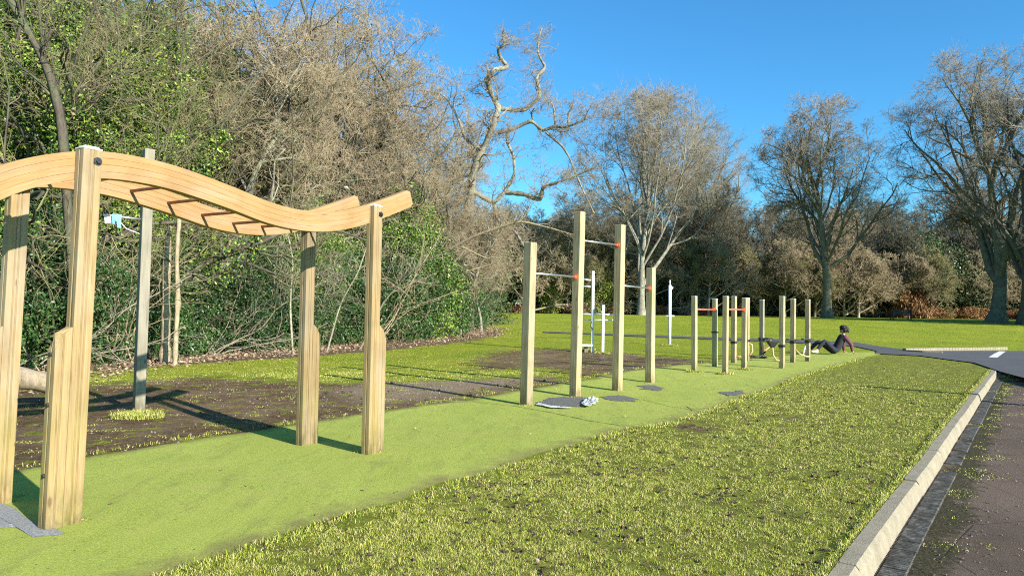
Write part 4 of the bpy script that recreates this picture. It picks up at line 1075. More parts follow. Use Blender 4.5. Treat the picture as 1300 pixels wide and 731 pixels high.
def bare_tree(seed, h, tr=.35, r0=.4, limbs=9, limb_ang=(.35, .95), spread=.55, upb=.07, wander=.13, k=(6, 6, 6, 4), mats=('bark_grey', 'twig_brown'), label='', cat='tree', group=None, loc=(0, 0, 0),
              rz=0, name='bare_tree', ivy=0, flare=1.6, twr=.011, low=.35, lean=(0, 0), zig=0, ivy_mat='ivy', twig_leaf=0, env=None):
    r = np.random.default_rng(seed)
    P0, R0 = walk(np.array([[0, 0, -.3]]), np.array([[lean[0], lean[1], 1.]]), np.array([h * .58]), np.array([r0]), 12, wander * .28, .06, .35, r)
    R0[0, 0] *= flare; R0[0, 1] *= 1.08
    def fit(A, fr, q0=.75):
        if not env: return A
        ew, eb = env; zc = h * (eb + 1) / 2; hz_ = h * (1 - eb) / 2
        q = A - np.array([0, 0, zc]); el = np.sqrt((q[..., 0] ** 2 + q[..., 1] ** 2) / ew ** 2 + np.where(q[..., 2] > 0, (q[..., 2] / hz_) ** 2, (q[..., 2] / (hz_ * 2.2)) ** 2))
        a = fr * q0; k_ = np.where(el > a, (a + (fr - a) * np.tanh((el - a) / (fr - a) * .8)) / np.maximum(el, 1e-6), 1)[..., None]
        return np.where(A[..., 2:3] > h * .25, q * k_ + np.array([0, 0, zc]), A)
    P1, R1, L1 = spawn(P0, R0, np.array([h * spread]), limbs, (low, 1.0), limb_ang, (.7, 1.15), (.42, .72), 10, wander, upb, .25, r, zig=zig)
    Pt, Rt = walk(np.repeat(P0[:, -1], 3, 0), np.array([[.35, .1, 1], [-.3, .25, 1], [0, -.35, 1.]]), np.full(3, h * .36), np.full(3, r0 * .33), 10, wander, .05, .2, r)
    P1 = fit(np.concatenate([P1, Pt]), .84); R1 = np.concatenate([R1, Rt]); L1 = np.concatenate([L1, np.full(3, h * .36)]) * (.75 if env else 1)
    Pa, Ra, La = spawn(P1, R1, L1, k[0], (.2, 1), (.35, 1.0), (.4, .75), (.5, .75), 8, wander * 1.4, upb * .8, .25, r, zig=zig)
    Pa = fit(Pa, .93)
    Pb, Rb, Lb = spawn(Pa, Ra, La, k[1], (.15, 1), (.35, 1.1), (.4, .75), (.5, .7), 6, wander * 1.6, upb * .8, .3, r, twr, zig=zig)
    Pb = fit(Pb, 1.0, .85)
    Pc, Rc, Lc = spawn(Pb, Rb, Lb, k[2], (.15, 1), (.4, 1.1), (.45, .8), (.5, .7), 4, wander * 1.8, upb * .8, .4, r, twr * .8)
    Pd, Rd, Ld = spawn(Pc, Rc, Lc, k[3], (.2, 1), (.4, 1.1), (.45, .9), (.6, .8), 3, wander * 1.8, upb * .6, .5, r, twr * .65)
    e = empty(name, loc, label, cat, group, rz)
    V, F_ = join([tubes(P0, R0, 12), tubes(P1, R1, 7), tubes(Pa, Ra, 5)])
    link(bpy.data.objects.new('trunk', raw_mesh('trunk', V, F_, None, M[mats[0]])), e)
    V, F_ = join([tubes(Pb, Rb, 4), tubes(Pc, Rc, 3), tubes(Pd, Rd, 3)])
    link(bpy.data.objects.new('crown', raw_mesh('crown', V, F_, None, M[mats[1]])), e)
    if ivy:
        nn = int(ivy); src = np.concatenate([P0[:, 1:].reshape(-1, 3)] * 3 + [P1[:, :6].reshape(-1, 3)])
        a = np.repeat(np.arange(11), 1)
        t_ = r.random(nn) ** .8 * 10; i0 = t_.astype(int).clip(0, 10); fr = (t_ - i0)[:, None]
        c = P0[0, i0] * (1 - fr) + P0[0, np.minimum(i0 + 1, 11)] * fr
        m2 = r.random(nn) < .45; bi = r.integers(0, len(P1), nn); ti = r.random(nn) * 5; j0 = ti.astype(int); f2 = (ti - j0)[:, None]
        c2_ = P1[bi, j0] * (1 - f2) + P1[bi, j0 + 1] * f2; c = np.where(m2[:, None], c2_, c)
        q = r.normal(size=(nn, 3)); q /= np.linalg.norm(q, axis=1)[:, None]
        c = c + q * (r.random(nn) ** .5 * (.22 + .95 * np.abs(np.sin(c[:, 2] * 1.9 + seed) * np.sin(c[:, 0] * 1.7 + c[:, 1] * 1.3)) ** 1.5))[:, None]
        c[:, 2] = c[:, 2].clip(.1)
        leaf_obj('ivy', c, r.uniform(.07, .13, nn), M[ivy_mat], e, r=r)
    if twig_leaf:
        nn = int(twig_leaf); pi_ = r.integers(0, len(Pc), nn); ci = r.integers(0, 4, nn)
        c = Pc[pi_, ci] + r.normal(size=(nn, 3)) * .12
        leaf_obj('leaves', c, r.uniform(.06, .11, nn), M[ivy_mat], e, r=r)
    return e
def bush(seed, rx, ry, hz, nclump, per, size, mat, label, cat='bush', group=None, loc=(0, 0, 0), rz=0, name='bush', stems=9, stem_mat='bark_dark', droop=0, crad=.38, twigs=0):
    r = np.random.default_rng(seed); e = empty(name, loc, label, cat, group, rz)
    ph = r.random(6) * 6.28
    d = r.normal(size=(nclump, 3)); d[:, 2] = np.abs(d[:, 2]) * 1.1 - .15; d /= np.linalg.norm(d, axis=1)[:, None]
    rad_ = r.uniform(.45, 1, nclump) ** .5 * (1 + .16 * np.sin(5 * d[:, 0] + ph[0]) + .16 * np.sin(6 * d[:, 2] + 4 * d[:, 1] + ph[1]))
    c = d * rad_[:, None] * np.array([rx, ry, hz * .6]) + np.array([0, 0, hz * .42]); c[:, 2] = np.maximum(c[:, 2], r.random(nclump) * .4 + .05)
    lowm = r.random(nclump) < .34; a_ = r.random(nclump) * 6.28; rr2 = r.uniform(.6, 1.0, nclump)
    lowc = np.stack([np.cos(a_) * rx * rr2, np.sin(a_) * ry * rr2, r.random(nclump) * hz * .42 + .05], -1); c = np.where(lowm[:, None], lowc, c)
    cr = r.uniform(.5, 1.3, nclump) * crad
    q = r.normal(size=(nclump, per, 3)) * .55; pts = c[:, None] + q * cr[:, None, None] * np.array([1, 1, .8]); rn = np.repeat(r.random(nclump), per) * .45 + r.random(nclump * per) * .55
    pts = pts.reshape(-1, 3); ok = pts[:, 2] > .02; pts = pts[ok]; rn = rn[ok]
    leaf_obj('foliage', pts, r.uniform(.5, 1.45, len(pts)) * size, M[mat], e, rn, r=r)
    if stems:
        S_ = np.stack([r.normal(size=stems) * rx * .25, r.normal(size=stems) * ry * .25, np.full(stems, -.1)], -1)
        D = np.stack([r.normal(size=stems) * .4, r.normal(size=stems) * .4, np.ones(stems)], -1)
        P, R = walk(S_, D, np.full(stems, hz * .85), r.uniform(.02, .05, stems) * hz / 3, 8, .14, .05, .3, r)
        pr = [tubes(P, R, 6)]
        if twigs:
            Pa, Ra, La = spawn(P, R, np.full(stems, hz * .85), twigs, (.2, 1), (.3, 1.), (.3, .7), (.4, .7), 7, .2, .0, .3, r, .008); pr.append(tubes(Pa, Ra, 4))
            Pb, Rb, Lb = spawn(Pa, Ra, La, 5, (.2, 1), (.3, 1.), (.3, .7), (.5, .7), 5, .2, .0, .3, r, .006); pr.append(tubes(Pb, Rb, 3))
        V, F_ = join(pr); link(bpy.data.objects.new('stem', raw_mesh('stem', V, F_, None, M[stem_mat])), e)
    return e
def ztree(x, y): return (x, y, float(zg(x, y)))
def at(px, d): # ground position at image column px and distance d
    x = (px - 650) / F * d; return ztree(x, d)

# -- field trees
def placed(px, py): q = W(px, py); return (q[0], q[1], float(zg(q[0], q[1])))
q = placed(1050, 403.5); hh = (403 - 122) / F * q[1]
bare_tree(101, hh * 1.05, env=(.38 * hh, .2), r0=.46 * hh / 22, limbs=14, limb_ang=(.4, 1.15), low=.36, spread=.62, upb=.06, k=(7, 7, 6, 4), mats=('bark_grey', 'twig_brown'), loc=q, label='broad bare tree on the far lawn with its green-stained trunk behind the short posts', twr=.016)
q = placed(1265, 409.5); hh = (409 - 66) / F * q[1]
bare_tree(108, hh * 1.1, env=(.46 * hh, .12), r0=.55 * hh / 22, limbs=16, limb_ang=(.45, 1.2), low=.16, spread=.62, flare=1.9, upb=.07, k=(7, 6, 6, 4), mats=('bark_grey', 'twig_brown'), loc=q, label='large spreading bare oak with low forked trunk at the right', twr=.016, wander=.15)
q = placed(1300, 412); 
bare_tree(103, hh * .9, env=(.36 * hh, .2), r0=.42, limbs=11, low=.3, spread=.5, mats=('bark_dark', 'twig_brown'), loc=q, label='dark bare trunk cut off by the right edge of the photo', twr=.016)
q = placed(814, 400); hh = (400 - 100) / F * q[1]
bare_tree(104, hh, env=(.44 * hh, .12), r0=.30 * hh / 20, limbs=18, limb_ang=(.2, .95), low=.12, spread=.72, upb=.04, wander=.10, k=(6, 6, 6, 5), mats=('bark_oak', 'twig_brown'), loc=q, label='vase shaped bare tree with pale upright limbs, behind the pull-up posts', twr=.016)
q = placed(868, 398.5); hh = (398 - 125) / F * q[1]
bare_tree(105, hh * 1.0, env=(.42 * hh, .2), r0=.42 * hh / 20, limbs=15, limb_ang=(.3, 1.0), low=.25, spread=.62, upb=.06, k=(6, 6, 6, 5), mats=('bark_grey', 'twig_brown'), loc=q, label='bare tree with thick trunk directly behind the vase shaped one', twr=.016)

# -- off-frame tree on the right, whose shadow crosses the lawn
# -- far woodland: bare trees behind
rr_ = random.Random(4)
B1 = bare_tree(201, 17, env=(5.5, .2), r0=.28, limbs=10, low=.3, spread=.5, k=(6, 6, 5, 4), mats=('bark_dark', 'twig_grey'), loc=at(905, 92), label='bare brown tree in the wood beyond the field', group='bare trees of the far wood', twr=.022)
B2 = bare_tree(202, 16, env=(6, .15), r0=.25, limbs=11, low=.2, spread=.55, k=(6, 6, 5, 4), mats=('bark_grey', 'twig_tan'), loc=at(990, 95), label='bare brown tree in the wood beyond the field', group='bare trees of the far wood', twr=.022)
B3 = bare_tree(203, 17, env=(6, .15), r0=.3, limbs=12, low=.15, spread=.5, k=(6, 6, 5, 4), mats=('bark_dark', 'twig_grey'), loc=at(1140, 94), label='bare brown tree in the wood beyond the field', group='bare trees of the far wood', twr=.022)
for i in range(58):
    px = 590 + i * 13.5 + rr_.uniform(-12, 12); d = rr_.choice([84, 90, 98, 106]) + rr_.uniform(-3, 3)
    x, y, z = at(px, d)
    copy_tree([B1, B2, B3][i % 3], (x, y, z), rr_.uniform(0, 6.28), rr_.uniform(.78, 1.1) * (1.0 if px > 700 else .8))
# -- scrubby olive/brown small trees in front of it
S1 = bare_tree(211, 9, env=(4.6, .02), r0=.16, limbs=14, limb_ang=(.5, 1.2), low=.08, spread=.6, upb=.02, k=(6, 6, 6, 3), mats=('bark_grey', 'twig_olive'), loc=at(940, 82), name='scrub_tree', label='olive brown scrubby tree at the edge of the far wood', group='scrub trees at the edge of the far wood', twr=.022, twig_leaf=5000, ivy_mat='yellowgreen')
S2 = bare_tree(212, 8.5, env=(4.6, .02), r0=.15, limbs=14, limb_ang=(.5, 1.3), low=.08, spread=.65, upb=.0, k=(6, 6, 6, 3), mats=('bark_pale', 'twig_tan'), loc=at(1090, 78), name='scrub_tree', label='olive brown scrubby tree at the edge of the far wood', group='scrub trees at the edge of the far wood', twr=.022, twig_leaf=2500, ivy_mat='yellowgreen')
for i, px in enumerate([600, 622, 645, 668, 690, 715, 738, 765, 800, 840, 875, 905, 965, 1000, 1030, 1065, 1115, 1150, 1185, 1235, 1290, 1330]):
    x, y, z = at(px + rr_.uniform(-8, 8), 80 + rr_.uniform(-2, 5)); copy_tree([S1, S2][i % 2], (x, y, z), rr_.uniform(0, 6.28), rr_.uniform(.85, 1.2) * (1.25 if px < 770 else 1))
# -- dark evergreens (holly, yew) under the far wood
V1 = bush(221, 3.6, 3.0, 5.5, 420, 34, .2, 'evergreen', 'dark evergreen bush under the trees of the far wood', group='evergreens under the far wood', loc=at(640, 84), stems=6, crad=.75, name='evergreen_bush')
V2 = bush(222, 3.0, 3.0, 6.5, 420, 34, .2, 'holly', 'dark evergreen bush under the trees of the far wood', group='evergreens under the far wood', loc=at(700, 84), stems=6, crad=.75, name='evergreen_bush')
for i in range(34):
    px = 560 + i * 24 + rr_.uniform(-8, 8)
    sc_ = rr_.uniform(.6, .95) if px > 780 else rr_.uniform(1.0, 1.3)
    if 1160 < px < 1260: sc_ = 1.5
    x, y, z = at(px, 85 + rr_.uniform(-2, 6)); copy_tree([V1, V2][i % 2], (x, y, z), rr_.uniform(0, 6.28), sc_)
for i in range(22):
    px = 560 + i * 37; x, y, z = at(px, 97 + rr_.uniform(-3, 6)); copy_tree([V2, V1][i % 2], (x, y, z), rr_.uniform(0, 6.28), (1.5, 1.5, 1.35))
# yellow-green bush between first posts
YG = bush(223, 1.8, 1.5, 5.0, 200, 34, .17, 'yellowgreen', 'bright yellow-green bush in the far wood between the tall posts', loc=at(757, 79), stems=4, crad=.6, name='green_bush')
copy_tree(YG, at(700, 80), 1, .9, 'yellowish bush in the far wood just right of the first tall post')
# bracken bank
K1 = bush(231, 2.2, 1.2, 1.5, 160, 40, .16, 'bracken', 'low russet bracken bank below the far wood', group='bracken along the far wood', loc=at(1165, 79), stems=0, crad=.4, name='bracken_clump')
for i, px in enumerate([600, 625, 650, 680, 705, 730, 755, 780, 835, 890, 930, 1140, 1190, 1210, 1235, 1250, 1285, 1310, 1330]):
    x, y, z = at(px, 79 + rr_.uniform(-1, 2)); copy_tree(K1, (x, y, z), rr_.uniform(0, 6.28), rr_.uniform(.6, 1.0) * (1 if px > 1100 else .8))
copy_tree(K1, at(1162, 78), .4, (1.0, 1.0, 2.2), 'tall russet bracken mound right behind the bench')

# -- left wood
Hn = hedge_line
def along(s, off):
    """point at fraction s of the hedge line, off metres into the wood"""
    P = resample(Hn, 200); i = int(np.clip(s * 199, 0, 198)); d = P[i + 1] - P[i]; d /= np.hypot(*d); n_ = np.array([-d[1], d[0]])
    q = P[i] + n_ * off; return ztree(q[0], q[1])
Hb = [bush(301, 1.9, 1.5, 3.6, 520, 46, .085, 'holly', 'glossy dark holly bush in the hedge behind the ladder', group='holly bushes along the wood edge', loc=along(.2, 1.2), stems=7, crad=.34, name='holly_bush', twigs=4, stem_mat='bark_dark'),
      bush(302, 1.7, 1.6, 3.0, 480, 46, .08, 'holly', 'glossy dark holly bush in the hedge behind the ladder', group='holly bushes along the wood edge', loc=along(.3, 1.2), stems=7, crad=.32, name='holly_bush', twigs=4, stem_mat='bark_dark'),
      bush(303, 1.9, 1.7, 4.4, 560, 46, .085, 'ivy', 'bright green ivy thicket in the hedge at the wood edge', group='ivy thickets along the wood edge', loc=along(.1, 2.5), stems=7, crad=.38, name='ivy_thicket', twigs=4, stem_mat='bark_dark')]
tot = np.hypot(*np.diff(Hn, axis=0).T).sum()
s = 3.0
i = 0
while s < tot * .995:
    f_ = s / tot; d_ = along(f_, 0)[1]
    if f_ > .88: Hs = 1.15
    else: Hs = rr_.uniform(.8, 1.05)
    x, y, z = along(f_, 1.3 + rr_.uniform(-.25, .35)); copy_tree(Hb[i % 2], (x, y, z), rr_.uniform(0, 6.28), Hs)
    x, y, z = along(f_, 3.2 + rr_.uniform(-.3, .5)); copy_tree(Hb[2 if i % 3 else 0], (x, y, z), rr_.uniform(0, 6.28), Hs * rr_.uniform(1.1, 1.5))
    if i % 2 == 0:
        x, y, z = along(f_, 6.5 + rr_.uniform(-.5, .9)); copy_tree(Hb[(i // 2) % 3], (x, y, z), rr_.uniform(0, 6.28), Hs * rr_.uniform(1.6, 2.1))
    s += 2.1; i += 1
# right end of the hedge: leafy bush masses
for k, (px, d, sc_) in enumerate([(515, 33, 1.4), (540, 36, 1.45), (552, 40, 1.3), (495, 31, 1.3), (560, 44, 1.2), (520, 38, 1.8)]):
    x, y, z = at(px, d); copy_tree(Hb[2 - k % 2], (x, y, z), k * 1.3, sc_)
# ivy-clad trees and bare trees of the left wood
T1 = bare_tree(311, 12, r0=.2, limbs=11, limb_ang=(.4, 1.1), low=.15, spread=.5, upb=.03, k=(5, 5, 4, 2), mats=('bark_dark', 'twig_olive'), ivy=42000, loc=at(60, 17.5), name='ivy_clad_tree', label='ivy covered tree at the left edge of the photo, above the ladder', wander=.17, twr=.006)
T2 = bare_tree(312, 14, env=(4.4, .2), r0=.17, limbs=10, limb_ang=(.4, 1.1), low=.35, spread=.5, upb=.02, k=(5, 6, 5, 3), mats=('bark_oak', 'twig_tan'), loc=at(270, 24), name='bare_tree', label='twiggy bare tree of the left wood behind the hedge', group='bare trees of the left wood', wander=.24, twr=.011, zig=.3)
T3 = bare_tree(313, 17, env=(5.2, .22), r0=.24, limbs=11, limb_ang=(.4, 1.1), low=.38, spread=.5, upb=.03, k=(6, 5, 5, 3), mats=('bark_dark', 'twig_tan'), loc=at(430, 34), name='bare_tree', label='twiggy bare tree of the left wood behind the hedge', group='bare trees of the left wood', wander=.25, twr=.011, zig=.25)
for px, d, sc_, lb_ in ((-30, 16.5, 1.0, 'ivy covered tree just beyond the left edge of the photo'), (190, 20, 1.05, 'ivy covered tree rising behind the timber pole'), (235, 23, 1.05, 'ivy covered tree with bare lower trunk right of the timber pole'), (120, 24, 1.1, 'ivy covered tree deeper in the wood, left of the timber pole'), (10, 25, 1.1, 'ivy covered tree deep in the wood at the far left'), (150, 18.5, .9, 'ivy covered tree just left of the timber pole'), (300, 27, .95, 'ivy covered tree above the middle of the ladder'), (60, 21, 1.2, 'tall ivy covered tree behind the leftmost one')):
    x, y, z = at(px, d); copy_tree(T1, (x, y, z), px * .37, sc_, lb_)
for k, (px, d, sc_) in enumerate([(130, 27, 1.0), (310, 25, 1.0), (360, 28, 1.05), (330, 33, 1.1), (400, 31, 1.05), (455, 36, 1.1), (300, 38, 1.3), (420, 42, 1.25), (470, 46, 1.25), (380, 52, 1.15), (60, 38, 1.3), (490, 40, 1.05), (440, 56, 1.3), (560, 56, .7), (250, 48, 1.6), (520, 34, .72), (548, 38, .62), (505, 37, 1.12), (520, 44, 1.18), (535, 50, 1.15), (600, 42, .62), (618, 47, .6), (585, 36, .5), (572, 35, .56), (588, 37, .62), (600, 38.5, .56), (612, 39, .5), (578, 40, .52), (590, 46, .6)]):
    x, y, z = at(px, d); copy_tree([T2, T3][k % 2], (x, y, z), k * 2.1, sc_)
# tall dark evergreens closing the left wood
for k, (px, d, sc_) in enumerate([(-20, 24, 1.7), (40, 27, 1.9), (100, 29, 1.8), (150, 31, 2.1), (205, 29, 1.7), (260, 33, 1.7), (320, 36, 1.5), (380, 40, 1.4), (440, 46, 1.3), (500, 52, 1.2), (70, 40, 2.6), (180, 42, 2.5), (10, 42, 2.6)]):
    x, y, z = at(px, d); copy_tree([V1, V2][k % 2], (x, y, z), k * .9, (sc_, sc_, sc_ * 1.1), 'dark evergreen bush deep inside the left wood', 'evergreens inside the left wood')
# dense dark background bushes inside left wood
for k in range(22):
    px = -60 + k * 31; d = 34 + (k % 3) * 7 + (px > 300) * 12
    x, y, z = at(px, d); copy_tree(V1 if k % 2 else V2, (x, y, z), k * 1.1, rr_.uniform(.9, 1.15), 'dark evergreen bush deep inside the left wood', 'evergreens inside the left wood')

def arch_shrub(seed, L, n, label, loc, group=None, mat='twig_brown', name='bare_shrub'):
    r = np.random.default_rng(seed); e = empty(name, loc, label, 'shrub', group)
    S_ = np.stack([r.normal(size=n) * .35, r.normal(size=n) * .25, np.full(n, -.1)], -1)
    D = np.stack([r.normal(size=n) * .75, r.normal(size=n) * .5 - .15, np.ones(n)], -1)
    P, Rr = walk(S_, D, np.full(n, L) * r.uniform(.5, 1.1, n), r.uniform(.014, .03, n), 14, .13, -.022, .35, r)
    Pa, Ra, La = spawn(P, Rr, np.full(n, L), 7, (.25, 1), (.3, 1.), (.2, .5), (.45, .7), 8, .17, -.03, .35, r, .006)
    Pb, Rb, Lb = spawn(Pa, Ra, La, 5, (.15, 1), (.3, 1.), (.35, .7), (.6, .8), 5, .2, -.02, .4, r, .0045)
    V, F_ = join([tubes(P, Rr, 6)]); link(bpy.data.objects.new('stem', raw_mesh('stem', V, F_, None, M[mat])), e)
    V, F_ = join([tubes(Pa, Ra, 4), tubes(Pb, Rb, 3)]); link(bpy.data.objects.new('twigs', raw_mesh('twigs', V, F_, None, M[mat])), e)
    return e
A1 = arch_shrub(501, 4.6, 10, 'arching bare shrub with pale stems in front of the holly hedge', at(330, 25), 'bare shrubs along the hedge')
A2 = arch_shrub(502, 5.2, 9, 'arching bare shrub with pale stems in front of the holly hedge', at(480, 29), 'bare shrubs along the hedge', 'twig_tan')
for k, (px, d, sc_) in enumerate([(395, 27, 1.0), (535, 33, 1.1), (265, 21.5, .95), (150, 17.5, .85), (440, 31, 1.25), (570, 38, 1.0), (30, 15.5, .9)]):
    x, y, z = at(px, d); copy_tree([A1, A2][k % 2], (x, y, z), k * 1.7, sc_)
# leaning pale saplings in front of the hedge
def traced(name, lines, d0, rads, mat, e, jitter=.3, seed=1, k=8):
    r = np.random.default_rng(seed); out = []
    for L, R in zip(lines, rads):
        n = len(L) * 4; px = np.interp(np.linspace(0, len(L) - 1, n), range(len(L)), [p[0] for p in L]); py = np.interp(np.linspace(0, len(L) - 1, n), range(len(L)), [p[1] for p in L])
        dd = np.interp(np.linspace(0, len(L) - 1, n), range(len(L)), [(p[2] if len(p) > 2 else d0) for p in L])
        kk = np.hanning(5); kk /= kk.sum()
        px[1:-1] = np.convolve(np.pad(px, 2, 'edge'), kk, 'valid')[1:-1]; py[1:-1] = np.convolve(np.pad(py, 2, 'edge'), kk, 'valid')[1:-1]
        P = np.array([W(a, b, c) for a, b, c in zip(px, py, dd)])
        R_ = np.interp(np.linspace(0, 1, n), [0, 1], R) * (1 + .12 * r.normal(size=n)); out.append((P, R_))
    return out
zo = lambda x, y: (500 + x / 2.437, y / 2.437)
OD = 40.0
lines = [
 [(590, 420, OD), (588, 340, OD), (592, 280, OD), (598, 246, OD)] + [zo(*p) + (OD - .5 * i % 2,) for i, p in enumerate([(240, 590), (245, 530), (290, 430), (315, 370), (325, 330), (300, 290), (288, 250), (310, 215), (355, 210), (330, 180), (320, 150), (345, 140), (335, 110), (340, 95)])],
 [zo(*p) + (OD - .3 * i,) for i, p in enumerate([(315, 412), (370, 400), (425, 372), (460, 405), (500, 390), (520, 395), (545, 390), (590, 372), (600, 345)])],
 [zo(*p) + (OD + .3 * i,) for i, p in enumerate([(322, 335), (400, 345), (455, 300), (440, 240), (470, 210), (455, 185), (445, 160), (448, 120), (458, 88)])],
 [zo(*p) + (OD - .2 * i,) for i, p in enumerate([(240, 590), (310, 630), (345, 590), (375, 540), (370, 480), (350, 440), (347, 415)])],
 [zo(*p) + (OD - .4 * i,) for i, p in enumerate([(345, 595), (400, 600), (455, 620), (460, 580), (490, 570), (520, 560), (580, 535), (625, 518)])],
 [zo(*p) + (OD - .3 * i,) for i, p in enumerate([(310, 630), (320, 680), (380, 720), (400, 760), (440, 790)])],
 [zo(*p) + (OD + .3 * i,) for i, p in enumerate([(245, 540), (190, 550), (150, 570), (100, 575), (60, 610)])],
 [zo(*p) + (OD + .3 * i,) for i, p in enumerate([(270, 470), (220, 430), (205, 380), (180, 330), (150, 290), (75, 280)])],
 [zo(*p) + (OD - .3 * i,) for i, p in enumerate([(430, 372), (425, 350), (435, 335)])],
 [zo(*p) + (OD - .3 * i,) for i, p in enumerate([(540, 392), (540, 350), (555, 325)])],
 [zo(*p) + (OD - .3 * i,) for i, p in enumerate([(500, 390), (495, 340), (490, 320), (465, 310)])],
 [zo(*p) + (OD - .3 * i,) for i, p in enumerate([(290, 255), (270, 255)])],
 [zo(*p) + (OD - .2 * i,) for i, p in enumerate([(470, 410), (520, 450), (545, 490), (560, 530), (590, 600), (620, 660)])],
]
rads = [(.27, .05), (.13, .045), (.13, .04), (.14, .05), (.15, .045), (.12, .04), (.13, .045), (.12, .035), (.06, .03), (.07, .02), (.06, .02), (.06, .02), (.08, .03)]
og = at(590, OD); oak = empty('gnarled_oak', og, 'gnarled pale oak with twisted bare branches against the sky', 'tree')
tr_ = traced('oak', lines, OD, rads, None, oak)
V = []; parts = []
for P, R_ in tr_: parts.append(tubes((P - np.array(og))[None], R_[None], 8))
V, F_ = join(parts); link(bpy.data.objects.new('trunk', raw_mesh('trunk', V, F_, None, M['bark_oak'])), oak)
r = np.random.default_rng(77); parts = []
for P, R_ in tr_:
    if len(P) < 12: kk = 3
    else: kk = int(len(P) * .8)
    L = np.linalg.norm(np.diff(P, axis=0), axis=1).sum(); Pn = (P - np.array(og))[None]
    Pa, Ra, La = spawn(Pn, R_[None] * .35, np.array([2.2]), kk, (.25, 1), (.5, 1.3), (.4, .9), (.5, .9), 8, .3, .02, .3, r, .012, .2); parts.append(tubes(Pa, Ra, 5))
    Pb, Rb, Lb = spawn(Pa, Ra, La, 5, (.15, 1), (.4, 1.3), (.4, .8), (.5, .7), 6, .3, .02, .4, r, .008); parts.append(tubes(Pb, Rb, 4))
    Pc, Rc, Lc = spawn(Pb, Rb, Lb, 4, (.15, 1), (.4, 1.3), (.4, .8), (.5, .7), 4, .3, .02, .5, r, .006); parts.append(tubes(Pc, Rc, 3))
    Pd, Rd, Ld = spawn(Pc, Rc, Lc, 2, (.15, 1), (.4, 1.3), (.5, .9), (.5, .7), 3, .3, .02, .5, r, .005); parts.append(tubes(Pd, Rd, 3))
V, F_ = join(parts); link(bpy.data.objects.new('crown', raw_mesh('crown', V, F_, None, M['twig_brown'])), oak)
# pale stems leaning out of the hedge
def stemthing(lines, rads, label, seed, mat='bark_pale', name='leaning_sapling', tw=True, cat='sapling'):
    tr2 = traced(name, lines, 0, rads, None, None, seed=seed); b0 = tr2[0][0][0].copy(); e = empty(name, b0, label, cat)
    parts = [tubes((P - b0)[None], R_[None], 6) for P, R_ in tr2]; V, F_ = join(parts); link(bpy.data.objects.new('trunk', raw_mesh('trunk', V, F_, None, M[mat])), e)
    if tw:
        r = np.random.default_rng(seed); parts = []
        for P, R_ in tr2:
            Pa, Ra, La = spawn((P - b0)[None], R_[None] * .6, np.array([1.6]), 12, (.3, 1), (.3, 1.), (.4, .9), (.4, .7), 7, .14, .0, .3, r, .008); parts.append(tubes(Pa, Ra, 4))
            Pb, Rb, Lb = spawn(Pa, Ra, La, 4, (.2, 1), (.3, 1.), (.4, .8), (.5, .7), 5, .16, .0, .4, r, .006); parts.append(tubes(Pb, Rb, 3))
        V, F_ = join(parts); link(bpy.data.objects.new('branches', raw_mesh('branches', V, F_, None, M[mat])), e)
stemthing([[(414, 450, 24), (432, 385, 23.5), (455, 345, 23), (470, 300, 23)]], [(.035, .015)], 'thin pale sapling leaning between the two right ladder posts', 1)
stemthing([[(456, 445, 26), (485, 385, 25), (520, 345, 24), (552, 325, 23.5), (590, 318, 23)]], [(.045, .015)], 'pale sapling leaning right beside the front ladder post', 2)
stemthing([[(222, 465, 17.6), (223, 430, 17.6), (226, 380, 17.6), (224, 330, 17.6), (228, 270, 17.6)], ], [(.075, .05)], 'slim tan trunk in front of the hedge, right of the timber pole', 3, 'twig_tan', 'slim_tree', False, 'tree')
stemthing([[(209, 463, 18.2), (210, 430, 18.2), (211, 350, 18.2), (214, 285, 18.2)], ], [(.15, .08)], 'thick tan trunk half hidden in ivy, beside the slim one', 4, 'twig_tan', 'slim_tree', False, 'tree')
stemthing([[(372, 451, 23), (368, 390, 23), (372, 330, 22.8), (366, 300, 22.6), (360, 290, 22.5)], [(372, 362, 22.8), (395, 352, 22.3), (420, 340, 22)]], [(.04, .015), (.03, .012)], 'thin crooked stem in the hedge left of the back ladder post', 5)
stemthing([[(98, 476, 15.5), (80, 160, 15.2), (62, 90, 15), (30, 30, 14.8), (0, -20, 14.6)]], [(.10, .06)], 'dark slanting trunk crossing the upper left corner', 6, 'bark_dark', 'slim_tree', True, 'tree')
# sagging bare sprays reaching out over the lawn from the wood
stemthing([[(545, 330, 34), (600, 300, 33), (660, 280, 32), (700, 290, 31.5), (735, 300, 31)], [(560, 300, 34), (620, 330, 33), (650, 325, 32.5)], [(560, 315, 34), (590, 345, 33), (625, 335, 33)]], [(.09, .02), (.06, .015), (.05, .015)], 'low bare boughs drooping over the grass left of the first tall post', 7, 'twig_tan', 'drooping_tree', True, 'tree')

# bare oak just right of the frame (throws the far shadow bands) and an unseen timber post added to throw the kerb shadow
q = ztree(52, 46)
TO = bare_tree(121, 19, r0=.4, limbs=10, low=.3, spread=.55, k=(5, 5, 5, 3), loc=q, label='bare tree standing right of the picture across the road')

